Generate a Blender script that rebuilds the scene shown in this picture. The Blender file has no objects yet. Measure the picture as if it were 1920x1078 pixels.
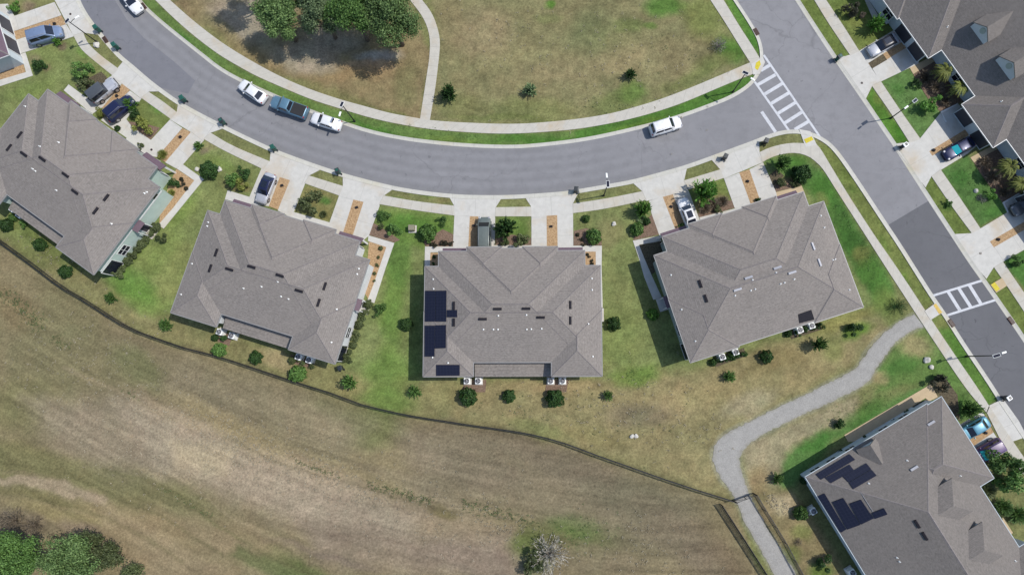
import bpy, bmesh, math, random
import numpy as np
from mathutils import Vector, Matrix, Quaternion
from mathutils.geometry import tessellate_polygon
R = math.radians
rnd = random.Random(7)
sc = bpy.context.scene
col = bpy.data.collections.new("place"); sc.collection.children.link(col)

# ------------------------------------------------------------------ camera (drone, looking almost straight down)
H, F, W0, H0 = 76.0, 1000.0, 1920.0, 1078.0
NAD = (1020.0, 690.0)                                     # where straight-down meets the frame
PP = (1005.0, 610.0)                                      # optical axis (the photograph is a crop)
d = Vector((NAD[0]-PP[0], -(NAD[1]-PP[1]), -F)).normalized()
zc = -d
xc = (Vector((1, 0, 0)) - zc*zc.x).normalized()
yc = zc.cross(xc)
RW = Matrix((xc, yc, zc))                                 # camera axes -> world axes
cam = bpy.data.objects.new("camera", bpy.data.cameras.new("camera")); col.objects.link(cam)
cam.data.sensor_width = 36; cam.data.lens = 36*F/W0
cam.data.shift_x = -(PP[0]-W0/2)/W0; cam.data.shift_y = (PP[1]-H0/2)/W0
cam.data.clip_end = 2000; cam.data.clip_start = 1
cam.matrix_world = Matrix.Translation((0, 0, H)) @ RW.to_4x4()
sc.camera = cam

def at(px, py, z=0.0):
    """the point of the place at height z that the photograph shows at pixel (px, py)"""
    v = RW @ Vector((px-PP[0], -(py-PP[1]), -F))
    t = (z-H)/v.z
    return Vector((v.x*t, v.y*t, z))
def pix(P):
    """numpy: ground points (N,2) -> photo pixels"""
    M = np.array(RW.transposed())
    p = np.column_stack([P[:, 0], P[:, 1], np.full(len(P), -H)]) @ M.T
    return np.column_stack([PP[0] + F*p[:, 0]/-p[:, 2], PP[1] - F*p[:, 1]/-p[:, 2]])
SC = (at(1030, 690)-at(1020, 690)).length/10              # metres per pixel on the ground near the nadir

# ------------------------------------------------------------------ helpers
def tag(o, label=None, cat=None, group=None, kind=None):
    if label: o["label"] = label
    if cat: o["category"] = cat
    if group: o["group"] = group
    if kind: o["kind"] = kind
    return o
def empty(name, loc=(0, 0, 0), rz=0.0, scale=1.0):
    o = bpy.data.objects.new(name, None); col.objects.link(o)
    o.location = loc; o.rotation_euler = (0, 0, rz); o.scale = (scale,)*3
    o.empty_display_size = .3
    return o
class MB:
    def __init__(s): s.v = []; s.f = []; s.sm = []
    def add(s, vs, fs, smooth=False):
        n = len(s.v); s.v += [tuple(v) for v in vs]
        for f in fs: s.f.append(tuple(i+n for i in f)); s.sm.append(smooth)
        return s
    def box(s, c, size, rz=0.0, taper=1.0):
        x, y, z = size[0]/2, size[1]/2, size[2]/2
        ca, sa = math.cos(rz), math.sin(rz)
        vs = []
        for k, (a, b, e) in enumerate([(-1,-1,-1),(1,-1,-1),(1,1,-1),(-1,1,-1),(-1,-1,1),(1,-1,1),(1,1,1),(-1,1,1)]):
            q = taper if e > 0 else 1
            X, Y = a*x*q, b*y*q
            vs.append((c[0]+X*ca-Y*sa, c[1]+X*sa+Y*ca, c[2]+e*z))
        return s.add(vs, [(3,2,1,0),(4,5,6,7),(0,1,5,4),(1,2,6,5),(2,3,7,6),(3,0,4,7)])
    def prism(s, poly, z0, z1):
        poly = [Vector((p[0], p[1], 0)) for p in poly]; n = len(poly)
        ar = sum(poly[i].x*poly[(i+1) % n].y-poly[(i+1) % n].x*poly[i].y for i in range(n))
        if ar < 0: poly.reverse()
        tris = tessellate_polygon([poly])
        vs = [(p.x, p.y, z1) for p in poly]+[(p.x, p.y, z0) for p in poly]
        fs = []
        for t in tris:
            a, b, c_ = [poly[i] for i in t]
            if (b-a).cross(c_-a).z < 0: t = (t[0], t[2], t[1])
            fs.append(tuple(t))
        for i in range(n):
            j = (i+1) % n
            fs.append((i, i+n, j+n, j))
        return s.add(vs, fs)
    def tube(s, pts, r, n=6, cap=True):
        pts = [Vector(p) for p in pts]; m = len(pts)
        rs = r if isinstance(r, (list, tuple)) else [r]*m
        vs = []
        for i, p in enumerate(pts):
            t = (pts[min(i+1, m-1)]-pts[max(i-1, 0)]).normalized()
            a = t.orthogonal().normalized() if abs(t.z) < .9 else (Vector((1, 0, 0))-t*t.x).normalized()
            b = t.cross(a)
            for k in range(n):
                an = 2*math.pi*k/n
                vs.append(p+(a*math.cos(an)+b*math.sin(an))*rs[i])
        fs = []
        for i in range(m-1):
            for k in range(n):
                k2 = (k+1) % n
                fs.append((i*n+k, i*n+k2, (i+1)*n+k2, (i+1)*n+k))
        if cap:
            fs.append(tuple(range(n-1, -1, -1))); fs.append(tuple((m-1)*n+k for k in range(n)))
        return s.add(vs, fs, True)
    def cyl(s, c, r, h, n=16, axis='z', r2=None):
        r2 = r if r2 is None else r2
        vs = []
        for q, rr in ((-.5, r), (.5, r2)):
            for k in range(n):
                a = 2*math.pi*k/n
                x, y = rr*math.cos(a), rr*math.sin(a)
                vs.append((c[0]+x, c[1]+y, c[2]+q*h) if axis == 'z' else (c[0]+x, c[1]+q*h, c[2]+y))
        fs = [tuple(range(n-1, -1, -1)), tuple(range(n, 2*n))]
        fs += [(k, (k+1) % n, n+(k+1) % n, n+k) for k in range(n)]
        if axis != 'z': fs = [tuple(reversed(f)) for f in fs]
        return s.add(vs, fs)
    def quad3(s, q, th):
        """a thin slab under four (or more) 3-D corner points"""
        q = [Vector(p) for p in q]; n = len(q)
        nrm = Vector((0, 0, 0))
        for i in range(n):
            a, b = q[i], q[(i+1) % n]
            nrm += a.cross(b)
        if nrm.z < 0: q.reverse(); nrm = -nrm
        nrm.normalize()
        vs = q+[p-nrm*th for p in q]
        fs = [tuple(range(n)), tuple(range(2*n-1, n-1, -1))]+[(i, i+n, (i+1) % n+n, (i+1) % n) for i in range(n)]
        return s.add(vs, fs)
    def mesh(s, name, mat):
        me = bpy.data.meshes.new(name)
        me.from_pydata(s.v, [], s.f)
        me.polygons.foreach_set("use_smooth", s.sm)
        if mat: me.materials.append(mat)
        me.update()
        return me
    def build(s, name, mat, parent=None, loc=None):
        o = bpy.data.objects.new(name, s.mesh(name, mat)); col.objects.link(o)
        if parent: o.parent = parent
        if loc is not None: o.location = loc
        return o
def bevel(o, w=.02, seg=2):
    m = o.modifiers.new("bevel", 'BEVEL'); m.width = w; m.segments = seg; m.limit_method = 'ANGLE'
    return o
def copy_thing(o, loc, rz=0.0, scale=1.0):
    c = o.copy(); col.objects.link(c)
    for k in ("label", "group", "category"):
        if k in c: del c[k]
    c.location = loc; c.rotation_euler = (0, 0, rz); c.scale = (scale,)*3 if not isinstance(scale, tuple) else scale
    for ch in o.children:
        k = ch.copy(); col.objects.link(k); k.parent = c
        for g in ch.children:
            q = g.copy(); col.objects.link(q); q.parent = k
    return c

# ------------------------------------------------------------------ materials
KL = 1.45                                                 # picture brightness of a sunlit white diffuse surface
def lin(c): return tuple((x/255/12.92 if x/255 <= .04045 else ((x/255+.055)/1.055)**2.4) for x in c)
def alb(*c): return tuple(x/KL for x in lin(c))
class NT:
    def __init__(s, name):
        s.m = bpy.data.materials.new(name); s.m.use_nodes = True
        s.t = s.m.node_tree; s.n = s.t.nodes; s.b = s.n["Principled BSDF"]
        s.geo = s.n.new("ShaderNodeNewGeometry"); s.tc = s.n.new("ShaderNodeTexCoord")
    def l(s, a, b): s.t.links.new(a, b)
    def noise(s, scale, detail=4, rough=.55, vec=None, dist=0):
        n = s.n.new("ShaderNodeTexNoise"); n.inputs["Scale"].default_value = scale
        n.inputs["Detail"].default_value = detail; n.inputs["Roughness"].default_value = rough
        n.inputs["Distortion"].default_value = dist
        s.l(vec or s.geo.outputs["Position"], n.inputs["Vector"]); return n.outputs["Fac"]
    def ramp(s, fac, stops):
        r = s.n.new("ShaderNodeValToRGB"); e = r.color_ramp.elements
        while len(e) < len(stops): e.new(.5)
        for k, (p, c) in enumerate(stops):
            e[k].position = p
            e[k].color = (c, c, c, 1) if isinstance(c, (int, float)) else (*c, 1)
        s.l(fac, r.inputs["Fac"]); return r.outputs["Color"]
    def math(s, op, a, b=None, c=None):
        m = s.n.new("ShaderNodeMath"); m.operation = op
        for i, x in enumerate((a, b, c)):
            if x is None: continue
            if isinstance(x, (int, float)): m.inputs[i].default_value = x
            else: s.l(x, m.inputs[i])
        return m.outputs[0]
    def mix(s, fac, a, b, mode='MIX'):
        m = s.n.new("ShaderNodeMix"); m.data_type = 'RGBA'; m.blend_type = mode
        for i, x in ((0, fac), (6, a), (7, b)):
            if isinstance(x, (int, float)): m.inputs[i].default_value = x if i == 0 else (x, x, x, 1)
            elif isinstance(x, tuple): m.inputs[i].default_value = (*x, 1)
            else: s.l(x, m.inputs[i])
        return m.outputs[2]
    def xyz(s, vec):
        n = s.n.new("ShaderNodeSeparateXYZ"); s.l(vec, n.inputs[0]); return n.outputs
    def scalev(s, vec, sx, sy, sz):
        n = s.n.new("ShaderNodeVectorMath"); n.operation = 'MULTIPLY'; s.l(vec, n.inputs[0])
        n.inputs[1].default_value = (sx, sy, sz); return n.outputs[0]
    def bump(s, h, strength=.4, dist=.05):
        b = s.n.new("ShaderNodeBump"); b.inputs["Strength"].default_value = strength; b.inputs["Distance"].default_value = dist
        s.l(h, b.inputs["Height"]); s.l(b.outputs[0], s.b.inputs["Normal"])
    def done(s, color, rough=.8, metal=0.0, spec=.3):
        if isinstance(color, tuple): s.b.inputs["Base Color"].default_value = (*color, 1)
        else: s.l(color, s.b.inputs["Base Color"])
        s.b.inputs["Roughness"].default_value = rough; s.b.inputs["Metallic"].default_value = metal
        s.b.inputs["Specular IOR Level"].default_value = spec
        return s.m
def mul(c, k): return tuple(x*k for x in c)
def m_noisy(name, c, amt=.25, scale=3.0, rough=.85, bump=0.0, c2=None, spec=.2, obj=False):
    t = NT(name); v = t.tc.outputs["Object"] if obj else None
    a, b = mul(c, 1-amt), (c2 or mul(c, 1+amt))
    f = t.noise(scale, 5, .6, v)
    cc = t.ramp(f, [(.3, a), (.7, b)])
    if bump: t.bump(f, bump)
    return t.done(cc, rough, 0, spec)
def m_plain(name, c, rough=.5, metal=0.0, spec=.5, coat=0.0):
    t = NT(name)
    f = t.noise(2.5, 3, .5, t.tc.outputs["Object"])
    cc = t.ramp(f, [(.3, mul(c, .93)), (.7, mul(c, 1.06))])
    t.b.inputs["Coat Weight"].default_value = coat
    return t.done(cc, rough, metal, spec)

def m_concrete(name, c, joint=0.0, stain=.5, warm=(196, 172, 134)):
    t = NT(name)
    big = t.noise(.22, 4, .6); mid = t.noise(1.3, 5, .6); fine = t.noise(14, 3, .6)
    cc = t.ramp(mid, [(.25, mul(c, .88)), (.75, mul(c, 1.07))])
    st = t.math('MULTIPLY', t.ramp(big, [(.52, 0.0), (.72, 1.0)]), stain)
    cc = t.mix(st, cc, alb(*warm))
    cc = t.mix(t.ramp(fine, [(.3, .35), (.6, 0.0)]), cc, mul(c, .72))
    if name == 'driveway_concrete':
        oil = t.noise(.55, 3, .6, dist=.8); cc = t.mix(t.ramp(oil, [(.60, 0.0), (.76, .38)]), cc, mul(c, .62))
        lf = t.noise(2.6, 2, .6, dist=.6); cc = t.mix(t.ramp(lf, [(.74, 0.0), (.82, .5)]), cc, alb(150, 128, 92))
    if joint:
        uv = t.xyz(t.tc.outputs["UV"])
        fr = t.math('FRACT', t.math('DIVIDE', uv[0], joint))
        ln = t.math('LESS_THAN', fr, .05/joint)
        cc = t.mix(t.math('MULTIPLY', ln, .36), cc, mul(c, .35))
    t.bump(fine, .15, .01)
    return t.done(cc, .9, 0, .15)

def m_asphalt(name, c, streak=1.0, lanes=False):
    t = NT(name)
    big = t.noise(.09, 4, .55); mid = t.noise(.7, 5, .65); fine = t.noise(22, 2, .7)
    cc = t.ramp(big, [(.3, mul(c, .93)), (.7, mul(c, 1.08))])
    cc = t.mix(t.ramp(mid, [(.28, .5*streak), (.54, 0.0)]), cc, mul(c, .70))
    lng = t.noise(.35, 4, .7, t.scalev(t.geo.outputs['Position'], .35, 1.6, 1), .8)
    cc = t.mix(t.ramp(lng, [(.5, 0.0), (.74, .30*streak)]), cc, mul(c, 1.22))
    cc = t.mix(t.ramp(mid, [(.66, 0.0), (.8, .25*streak)]), cc, mul(c, 1.35))
    cc = t.mix(t.ramp(fine, [(.35, .3), (.6, 0.0)]), cc, mul(c, .7))
    spot = t.noise(1.7, 1, .4, dist=.6)
    cc = t.mix(t.ramp(spot, [(.735, 0.0), (.79, .6)]), cc, mul(c, .5))
    spot2 = t.noise(2.3, 1, .4, t.scalev(t.geo.outputs["Position"], 1, -1, 1))
    cc = t.mix(t.ramp(spot2, [(.78, 0.0), (.82, .5)]), cc, mul(c, 1.5))
    vo = t.n.new("ShaderNodeTexVoronoi"); vo.feature = 'DISTANCE_TO_EDGE'; vo.inputs["Scale"].default_value = .13
    dv = t.n.new("ShaderNodeVectorMath"); dv.operation = 'MULTIPLY_ADD'; nz = t.n.new("ShaderNodeTexNoise"); nz.inputs["Scale"].default_value = .6; nz.inputs["Detail"].default_value = 5
    t.l(t.geo.outputs["Position"], nz.inputs["Vector"]); t.l(nz.outputs["Color"], dv.inputs[0]); dv.inputs[1].default_value = (2.6, 2.6, 0); t.l(t.geo.outputs["Position"], dv.inputs[2]); t.l(dv.outputs[0], vo.inputs["Vector"])
    ck = t.math('MULTIPLY', t.ramp(vo.outputs["Distance"], [(.0, .5), (.012, 0.0)]), t.ramp(big, [(.42, 0.0), (.6, 1.0)]))
    cc = t.mix(ck, cc, mul(c, .55))
    if lanes:
        uv = t.xyz(t.tc.outputs["UV"]); v = uv[1]
        ph = t.math('COSINE', t.math('MULTIPLY', t.math('SUBTRACT', v, .095), 6.2832*4.9))
        w1 = t.math('MULTIPLY_ADD', ph, .5, .5)
        ed = t.ramp(t.math('ABSOLUTE', t.math('SUBTRACT', v, .5)), [(.40, 0.0), (.5, 1.0)])
        fade = t.ramp(uv[0], [(.0, 1.0), (.86, 1.0), (1.0, 0.0)])
        br = t.noise(.5, 4, .6)
        cc = t.mix(t.math('MULTIPLY', t.math('MULTIPLY', w1, fade), t.math('MULTIPLY', br, .6)), cc, mul(c, .62))
        cc = t.mix(t.math('MULTIPLY', t.math('MULTIPLY', ed, fade), t.math('MULTIPLY', br, .55)), cc, mul((c[0]*1.02, c[1], c[2]*.9), .72))
    t.bump(fine, .3, .01)
    return t.done(cc, .88, 0, .2)

def m_shingle(name, c):
    t = NT(name)
    P = t.tc.outputs["Object"]; z = t.xyz(P)[2]
    wob = t.math('MULTIPLY', t.noise(.9, 3, .6, P), .05)
    cr = t.math('FRACT', t.math('DIVIDE', t.math('ADD', z, wob), .068))
    tabs = t.noise(3.2, 4, .75, t.scalev(P, 1, 1, 5)); big = t.noise(.16, 3, .5, P); mid = t.noise(.8, 5, .65, P)
    cc = t.ramp(tabs, [(.28, mul(c, .62)), (.5, c), (.74, mul(c, 1.36))])
    cc = t.mix(t.ramp(cr, [(.0, .55), (.28, 0.0)]), cc, mul(c, .5))
    cc = t.mix(t.ramp(mid, [(.28, .35), (.52, 0.0)]), cc, mul(c, .68))
    cc = t.mix(t.ramp(big, [(.4, 0.0), (.75, .35)]), cc, mul((c[0]*1.05, c[1]*1.03, c[2]*1.0), 1.15))
    hgt = t.math('ADD', cr, t.math('MULTIPLY', tabs, .5))
    t.bump(hgt, .35, .012)
    return t.done(cc, .9, 0, .15)

def m_siding(name, c):
    t = NT(name); P = t.tc.outputs["Object"]; z = t.xyz(P)[2]
    cr = t.math('FRACT', t.math('DIVIDE', z, .18))
    cc = t.ramp(t.noise(1.2, 4, .6, P), [(.3, mul(c, .93)), (.7, mul(c, 1.04))])
    cc = t.mix(t.ramp(cr, [(.0, .4), (.14, 0.0)]), cc, mul(c, .55))
    t.bump(cr, .4, .02)
    return t.done(cc, .7, 0, .3)

def m_leaf(name, c, c2, rough=.6, trans=.25):
    t = NT(name)
    oi = t.n.new("ShaderNodeObjectInfo")
    ri = t.geo.outputs["Random Per Island"]
    cc = t.ramp(ri, [(.0, c), (.55, mul(tuple((a+b)/2 for a, b in zip(c, c2)), 1)), (1.0, c2)])
    k = t.math('MULTIPLY_ADD', oi.outputs["Random"], .5, .75)
    g = t.n.new("ShaderNodeCombineColor")
    for i in range(3): t.l(k, g.inputs[i])
    cc = t.mix(1.0, cc, g.outputs[0], 'MULTIPLY')
    t.done(cc, rough, 0, .25)
    tr = t.n.new("ShaderNodeBsdfTranslucent"); t.l(cc, tr.inputs[0])
    ms = t.n.new("ShaderNodeMixShader"); ms.inputs[0].default_value = trans
    out = t.n["Material Output"]
    t.l(t.b.outputs[0], ms.inputs[1]); t.l(tr.outputs[0], ms.inputs[2]); t.l(ms.outputs[0], out.inputs[0])
    return t.m

M = {}
M['concrete'] = m_concrete("concrete", alb(214, 211, 203), 0, .45)
M['slab'] = m_concrete("driveway_concrete", alb(213, 210, 202), 3.1, .5)
M['sidewalk'] = m_concrete("sidewalk_concrete", alb(205, 200, 188), 1.5, .55)
M['kerb'] = m_concrete("kerb_concrete", alb(208, 205, 194), 3.0, .5, (200, 188, 148))
M['tanwalk'] = m_concrete("tan_concrete", alb(206, 184, 150), 0, .5)
M['asphalt'] = m_asphalt("worn_asphalt", alb(145, 144, 146))
M['asphalt_lanes'] = m_asphalt("worn_asphalt_lanes", alb(145, 144, 146), 1.0, True)
M['asphalt_dark'] = m_asphalt("newer_asphalt", alb(111, 111, 114), .6)
M['asphalt_mid'] = m_asphalt("patched_asphalt", alb(129, 129, 134), .8)
def m_paint():
    t = NT("worn_road_paint"); c = alb(220, 221, 224)
    cc = t.ramp(t.noise(1.6, 4, .6), [(.3, mul(c, .84)), (.7, c)])
    cc = t.mix(t.ramp(t.noise(7, 5, .75), [(.54, 0.0), (.72, .75)]), cc, alb(150, 150, 154))
    cc = t.mix(t.ramp(t.noise(.9, 3, .7), [(.55, 0.0), (.75, .35)]), cc, alb(150, 150, 154))
    return t.done(cc, .75, 0, .2)
M['paint'] = m_paint()
M['tactile'] = m_noisy("tactile_yellow", alb(214, 196, 60), .2, 5, .7)
M['tactile_worn'] = m_noisy("worn_tactile_yellow", alb(214, 182, 96), .2, 5, .7)
def m_gravel():
    t = NT("pale_crushed_gravel"); c = alb(168, 165, 159)
    cc = t.ramp(t.noise(.8, 5, .7), [(.3, mul(c, .88)), (.7, mul(c, 1.07))])
    f = t.noise(8, 4, .8); cc = t.mix(1.0, cc, t.ramp(f, [(.3, .72), (.5, 1.0), (.72, 1.2)]), 'MULTIPLY')
    cc = t.mix(t.ramp(t.noise(3.4, 2, .7), [(.70, 0.0), (.78, .6)]), cc, alb(104, 100, 90))
    v = t.xyz(t.tc.outputs["UV"])[1]; ed = t.ramp(t.math('ABSOLUTE', t.math('SUBTRACT', v, 1.0)), [(.34, 0.0), (.5, .55)])
    cc = t.mix(t.math('MULTIPLY', ed, t.ramp(t.noise(2.2, 4, .7), [(.35, 0.0), (.6, 1.0)])), cc, alb(128, 122, 96))
    t.bump(f, .4, .02)
    return t.done(cc, .95, 0, .1)
M['gravel'] = m_gravel()
M['orange'] = m_noisy("orange_mulch", alb(176, 142, 104), .26, 4.5, .95, .9, alb(204, 172, 132))
M['brownmulch'] = m_noisy("brown_mulch", alb(128, 106, 88), .4, 5, .95, 1.0, alb(150, 126, 108))
M['darkmulch'] = m_noisy("dark_mulch", alb(92, 82, 66), .45, 5, .95, 1.0, alb(116, 106, 84))
M['roof'] = m_shingle("grey_shingles", alb(142, 135, 129))
M['roof_b'] = m_shingle("darker_grey_shingles", alb(128, 122, 117))
M['ridge'] = m_noisy("ridge_cap_shingles", alb(134, 127, 124), .2, 4, .9, .3, obj=True)
M['mint'] = m_siding("mint_green_siding", alb(196, 214, 204))
M['white_s'] = m_siding("white_siding", alb(226, 228, 228))
M['greenish'] = m_siding("grey_green_siding", alb(170, 184, 178))
M['bluegrey'] = m_siding("blue_grey_siding", alb(210, 220, 225))
M['cream'] = m_siding("pale_grey_siding", alb(205, 202, 196))
M['trim'] = m_plain("white_trim", alb(232, 232, 230), .45)
M['fascia'] = m_plain("grey_fascia", alb(150, 148, 146), .5)
M['mauve'] = m_noisy("mauve_metal_roof", alb(112, 94, 104), .12, 4, .6, obj=True)
M['glass'] = m_plain("dark_window_glass", (.012, .014, .022), .08, 0, .6)
M['garage'] = m_plain("charcoal_garage_door", (.035, .035, .045), .5)
def m_solar():
    t = NT("solar_cell_glass"); q = t.xyz(t.tc.outputs["Object"])
    g1 = t.math('LESS_THAN', t.math('FRACT', t.math('DIVIDE', q[0], .42)), .07); g2 = t.math('LESS_THAN', t.math('FRACT', t.math('DIVIDE', q[1], .42)), .07)
    cc = t.mix(t.math('MULTIPLY', t.math('MAXIMUM', g1, g2), .4), (.009, .010, .021), (.035, .037, .055))
    return t.done(cc, .22, 0, .4)
M['solar'] = m_solar()
M['steel'] = m_plain("galvanised_steel", (.30, .30, .32), .6, .2)
M['vent'] = m_plain("black_vent_metal", (.018, .017, .021), .8, 0, .1)
M['black'] = m_plain("black_metal", (.014, .014, .015), .5)
M['pvc'] = m_plain("white_plastic", (.75, .75, .72), .5)
M['bark'] = m_noisy("bark", (.12, .095, .07), .35, 8, .95, .8, obj=True)
M['rubber'] = m_plain("tyre_rubber", (.015, .015, .016), .8)
M['cartgreen'] = m_plain("green_cart_plastic", (.012, .075, .055), .45)
M['cartdark'] = m_plain("dark_cart_plastic", (.02, .024, .026), .45)
M['stone'] = m_noisy("pale_stone", (.42, .4, .36), .2, 5, .9, .5, obj=True)
M['rust'] = m_noisy("rusty_iron", (.075, .04, .03), .4, 6, .9, .3)
M['leaf_dark'] = m_leaf("dark_green_leaves", (.016, .042, .012), (.055, .115, .028))
M['leaf_mid'] = m_leaf("green_leaves", (.034, .082, .018), (.14, .25, .062))
M['leaf_bright'] = m_leaf("bright_green_leaves", (.045, .13, .018), (.15, .30, .055))
M['leaf_olive'] = m_leaf("olive_leaves", (.045, .065, .024), (.15, .18, .075))
M['leaf_yellow'] = m_leaf("yellow_green_leaves", (.10, .13, .025), (.30, .32, .08))
M['leaf_oak'] = m_leaf("oak_leaves", (.040, .082, .022), (.20, .30, .105))
M['leaf_sage'] = m_leaf("grey_green_leaves", (.065, .11, .045), (.23, .31, .15))
M['leaf_dry'] = m_leaf("dry_brown_leaves", (.075, .058, .042), (.26, .21, .15))
M['straw'] = m_leaf("pale_straw", (.22, .19, .13), (.45, .40, .30))
M['leaf_grey'] = m_leaf("grey_twigs", (.13, .12, .10), (.46, .43, .37))
M['leaf_maroon'] = m_leaf("dark_brown_leaves", (.020, .021, .013), (.085, .082, .050))

# ------------------------------------------------------------------ the ground: one sheet with the grass colours where they grow
def vnoise(x, y, seed=0):
    g = np.random.RandomState(seed).rand(256, 256)
    xi = np.floor(x).astype(int); yi = np.floor(y).astype(int)
    fx = x-xi; fy = y-yi
    fx = fx*fx*(3-2*fx); fy = fy*fy*(3-2*fy)
    a = g[xi % 256, yi % 256]; b = g[(xi+1) % 256, yi % 256]; c = g[xi % 256, (yi+1) % 256]; e = g[(xi+1) % 256, (yi+1) % 256]
    return (a*(1-fx)+b*fx)*(1-fy)+(c*(1-fx)+e*fx)*fy
def fbm(x, y, s, seed=0, oct=4):
    r = 0; a = 1; t = 0
    for k in range(oct):
        r = r+a*vnoise(x/s*2**k+17*k, y/s*2**k-9*k, seed+k); t += a; a *= .55
    return r/t
def sstep(a, b, x):
    t = np.clip((x-a)/(b-a), 0, 1); return t*t*(3-2*t)
def polydist(X, Y, poly):
    """signed distance, positive inside"""
    n = len(poly); dmin = np.full(X.shape, 1e9); ins = np.zeros(X.shape, bool)
    for i in range(n):
        x1, y1 = poly[i]; x2, y2 = poly[(i+1) % n]
        dx, dy = x2-x1, y2-y1
        t = np.clip(((X-x1)*dx+(Y-y1)*dy)/(dx*dx+dy*dy+1e-9), 0, 1)
        dmin = np.minimum(dmin, np.hypot(X-x1-t*dx, Y-y1-t*dy))
        if y1 != y2:
            cnd = ((y1 > Y) != (y2 > Y)) & (X < (x2-x1)*(Y-y1)/(y2-y1)+x1)
            ins ^= cnd
    return np.where(ins, dmin, -dmin)

FENCE = [(-60, 408), (0, 449), (60, 492), (122.7, 540), (163, 562.5), (213, 595), (250.5, 617.6), (300.6, 636), (351, 653), (401, 665),
         (438, 676.5), (480, 690.5), (517.6, 703), (562.6, 718), (618, 735), (680, 758), (730.5, 770.5), (780.6, 780.5), (831, 788), (881, 796),
         (960, 807), (1010, 816), (1065, 832), (1120, 853), (1180, 874), (1235.6, 894), (1311, 919), (1373, 938)]
KU = [(225, -50), (257, 0), (270.5, 17.5), (298, 42.6), (338, 75), (376, 105), (411, 133), (451, 155), (499, 177), (575, 210), (640, 233), (680, 247),
      (730, 259), (793, 269), (881, 277), (960, 279.5), (1010, 276), (1080, 268), (1135, 258), (1220.5, 238), (1280.6, 220.4),
      (1336, 200), (1371, 186), (1401, 168), (1418.4, 150), (1428.4, 130), (1432, 108), (1429, 84), (1421, 62.6), (1401, 30), (1381, 0), (1348, -50)]
KL_ = [(132, -50), (150, 0), (160, 20), (175, 42.6), (193, 65), (208, 83), (228, 105), (250.5, 123), (275.5, 145), (300.6, 165), (336, 190), (371, 210),
       (426, 238), (480, 264), (517.6, 281), (555, 295), (600, 311), (640, 324), (680, 335), (720, 345), (755.5, 352.7), (805.6, 360),
       (856, 365), (906, 366.5), (960, 366), (1010, 363), (1060, 359), (1085, 355), (1135.4, 346.4), (1185.5, 337.6), (1235.6, 324), (1285.7, 310),
       (1335.8, 292), (1373, 278), (1405, 266.5), (1440, 252.5), (1460, 246.5), (1480, 243.2), (1503, 244), (1525, 249.5), (1544, 258.5), (1561, 271),
       (1580, 293.5), (1615, 345), (1640, 383), (1665.5, 421.6), (1690.5, 459), (1715.6, 499), (1751, 555), (1777, 592), (1811, 646), (1841, 690),
       (1866, 728), (1881, 752), (1920, 810), (1970, 885)]
KR = [(1457, -50), (1490, 0), (1522.7, 51), (1567, 118), (1615, 187), (1648, 236), (1673, 272), (1690.5, 300), (1740.6, 377.7), (1778, 435),
      (1815.8, 493), (1838, 524), (1868, 567), (1891, 600), (1920, 643), (1970, 718)]

UPV = [(290.6, 0), (313, 22.5), (345.7, 52.6), (376, 77.7), (413, 105), (451, 127), (480, 143), (530, 165), (585, 188), (640, 205), (685, 219),
       (730.5, 230), (785.6, 240), (826, 245), (906, 250.5), (960, 251.5), (1022.6, 248), (1080, 243), (1135, 234), (1185.5, 223), (1235.6, 209),
       (1285.7, 191.6), (1336, 170), (1386, 149), (1411, 140)]
GL = [(1714, 588), (1680.5, 605), (1645.5, 634), (1620, 668), (1604, 693), (1560, 715), (1502.6, 743), (1464.7, 760), (1416.5, 784), (1375.7, 804.5), (1348, 821), (1334, 847),
      (1338.5, 873), (1353.4, 901), (1370, 919.5), (1376, 934), (1387, 955), (1396, 980), (1412, 1005), (1436, 1048), (1470, 1115)]
GR = [(1733, 613), (1703, 622.7), (1678, 642.7), (1658, 670), (1640, 697), (1631, 714), (1600, 733), (1546, 760), (1505.5, 776.7), (1468.4, 795), (1431, 814), (1400, 835),
      (1386, 854.6), (1387, 875), (1396, 899), (1403, 922), (1412, 942), (1426, 966), (1440, 992), (1465, 1030), (1515, 1115)]
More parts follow.
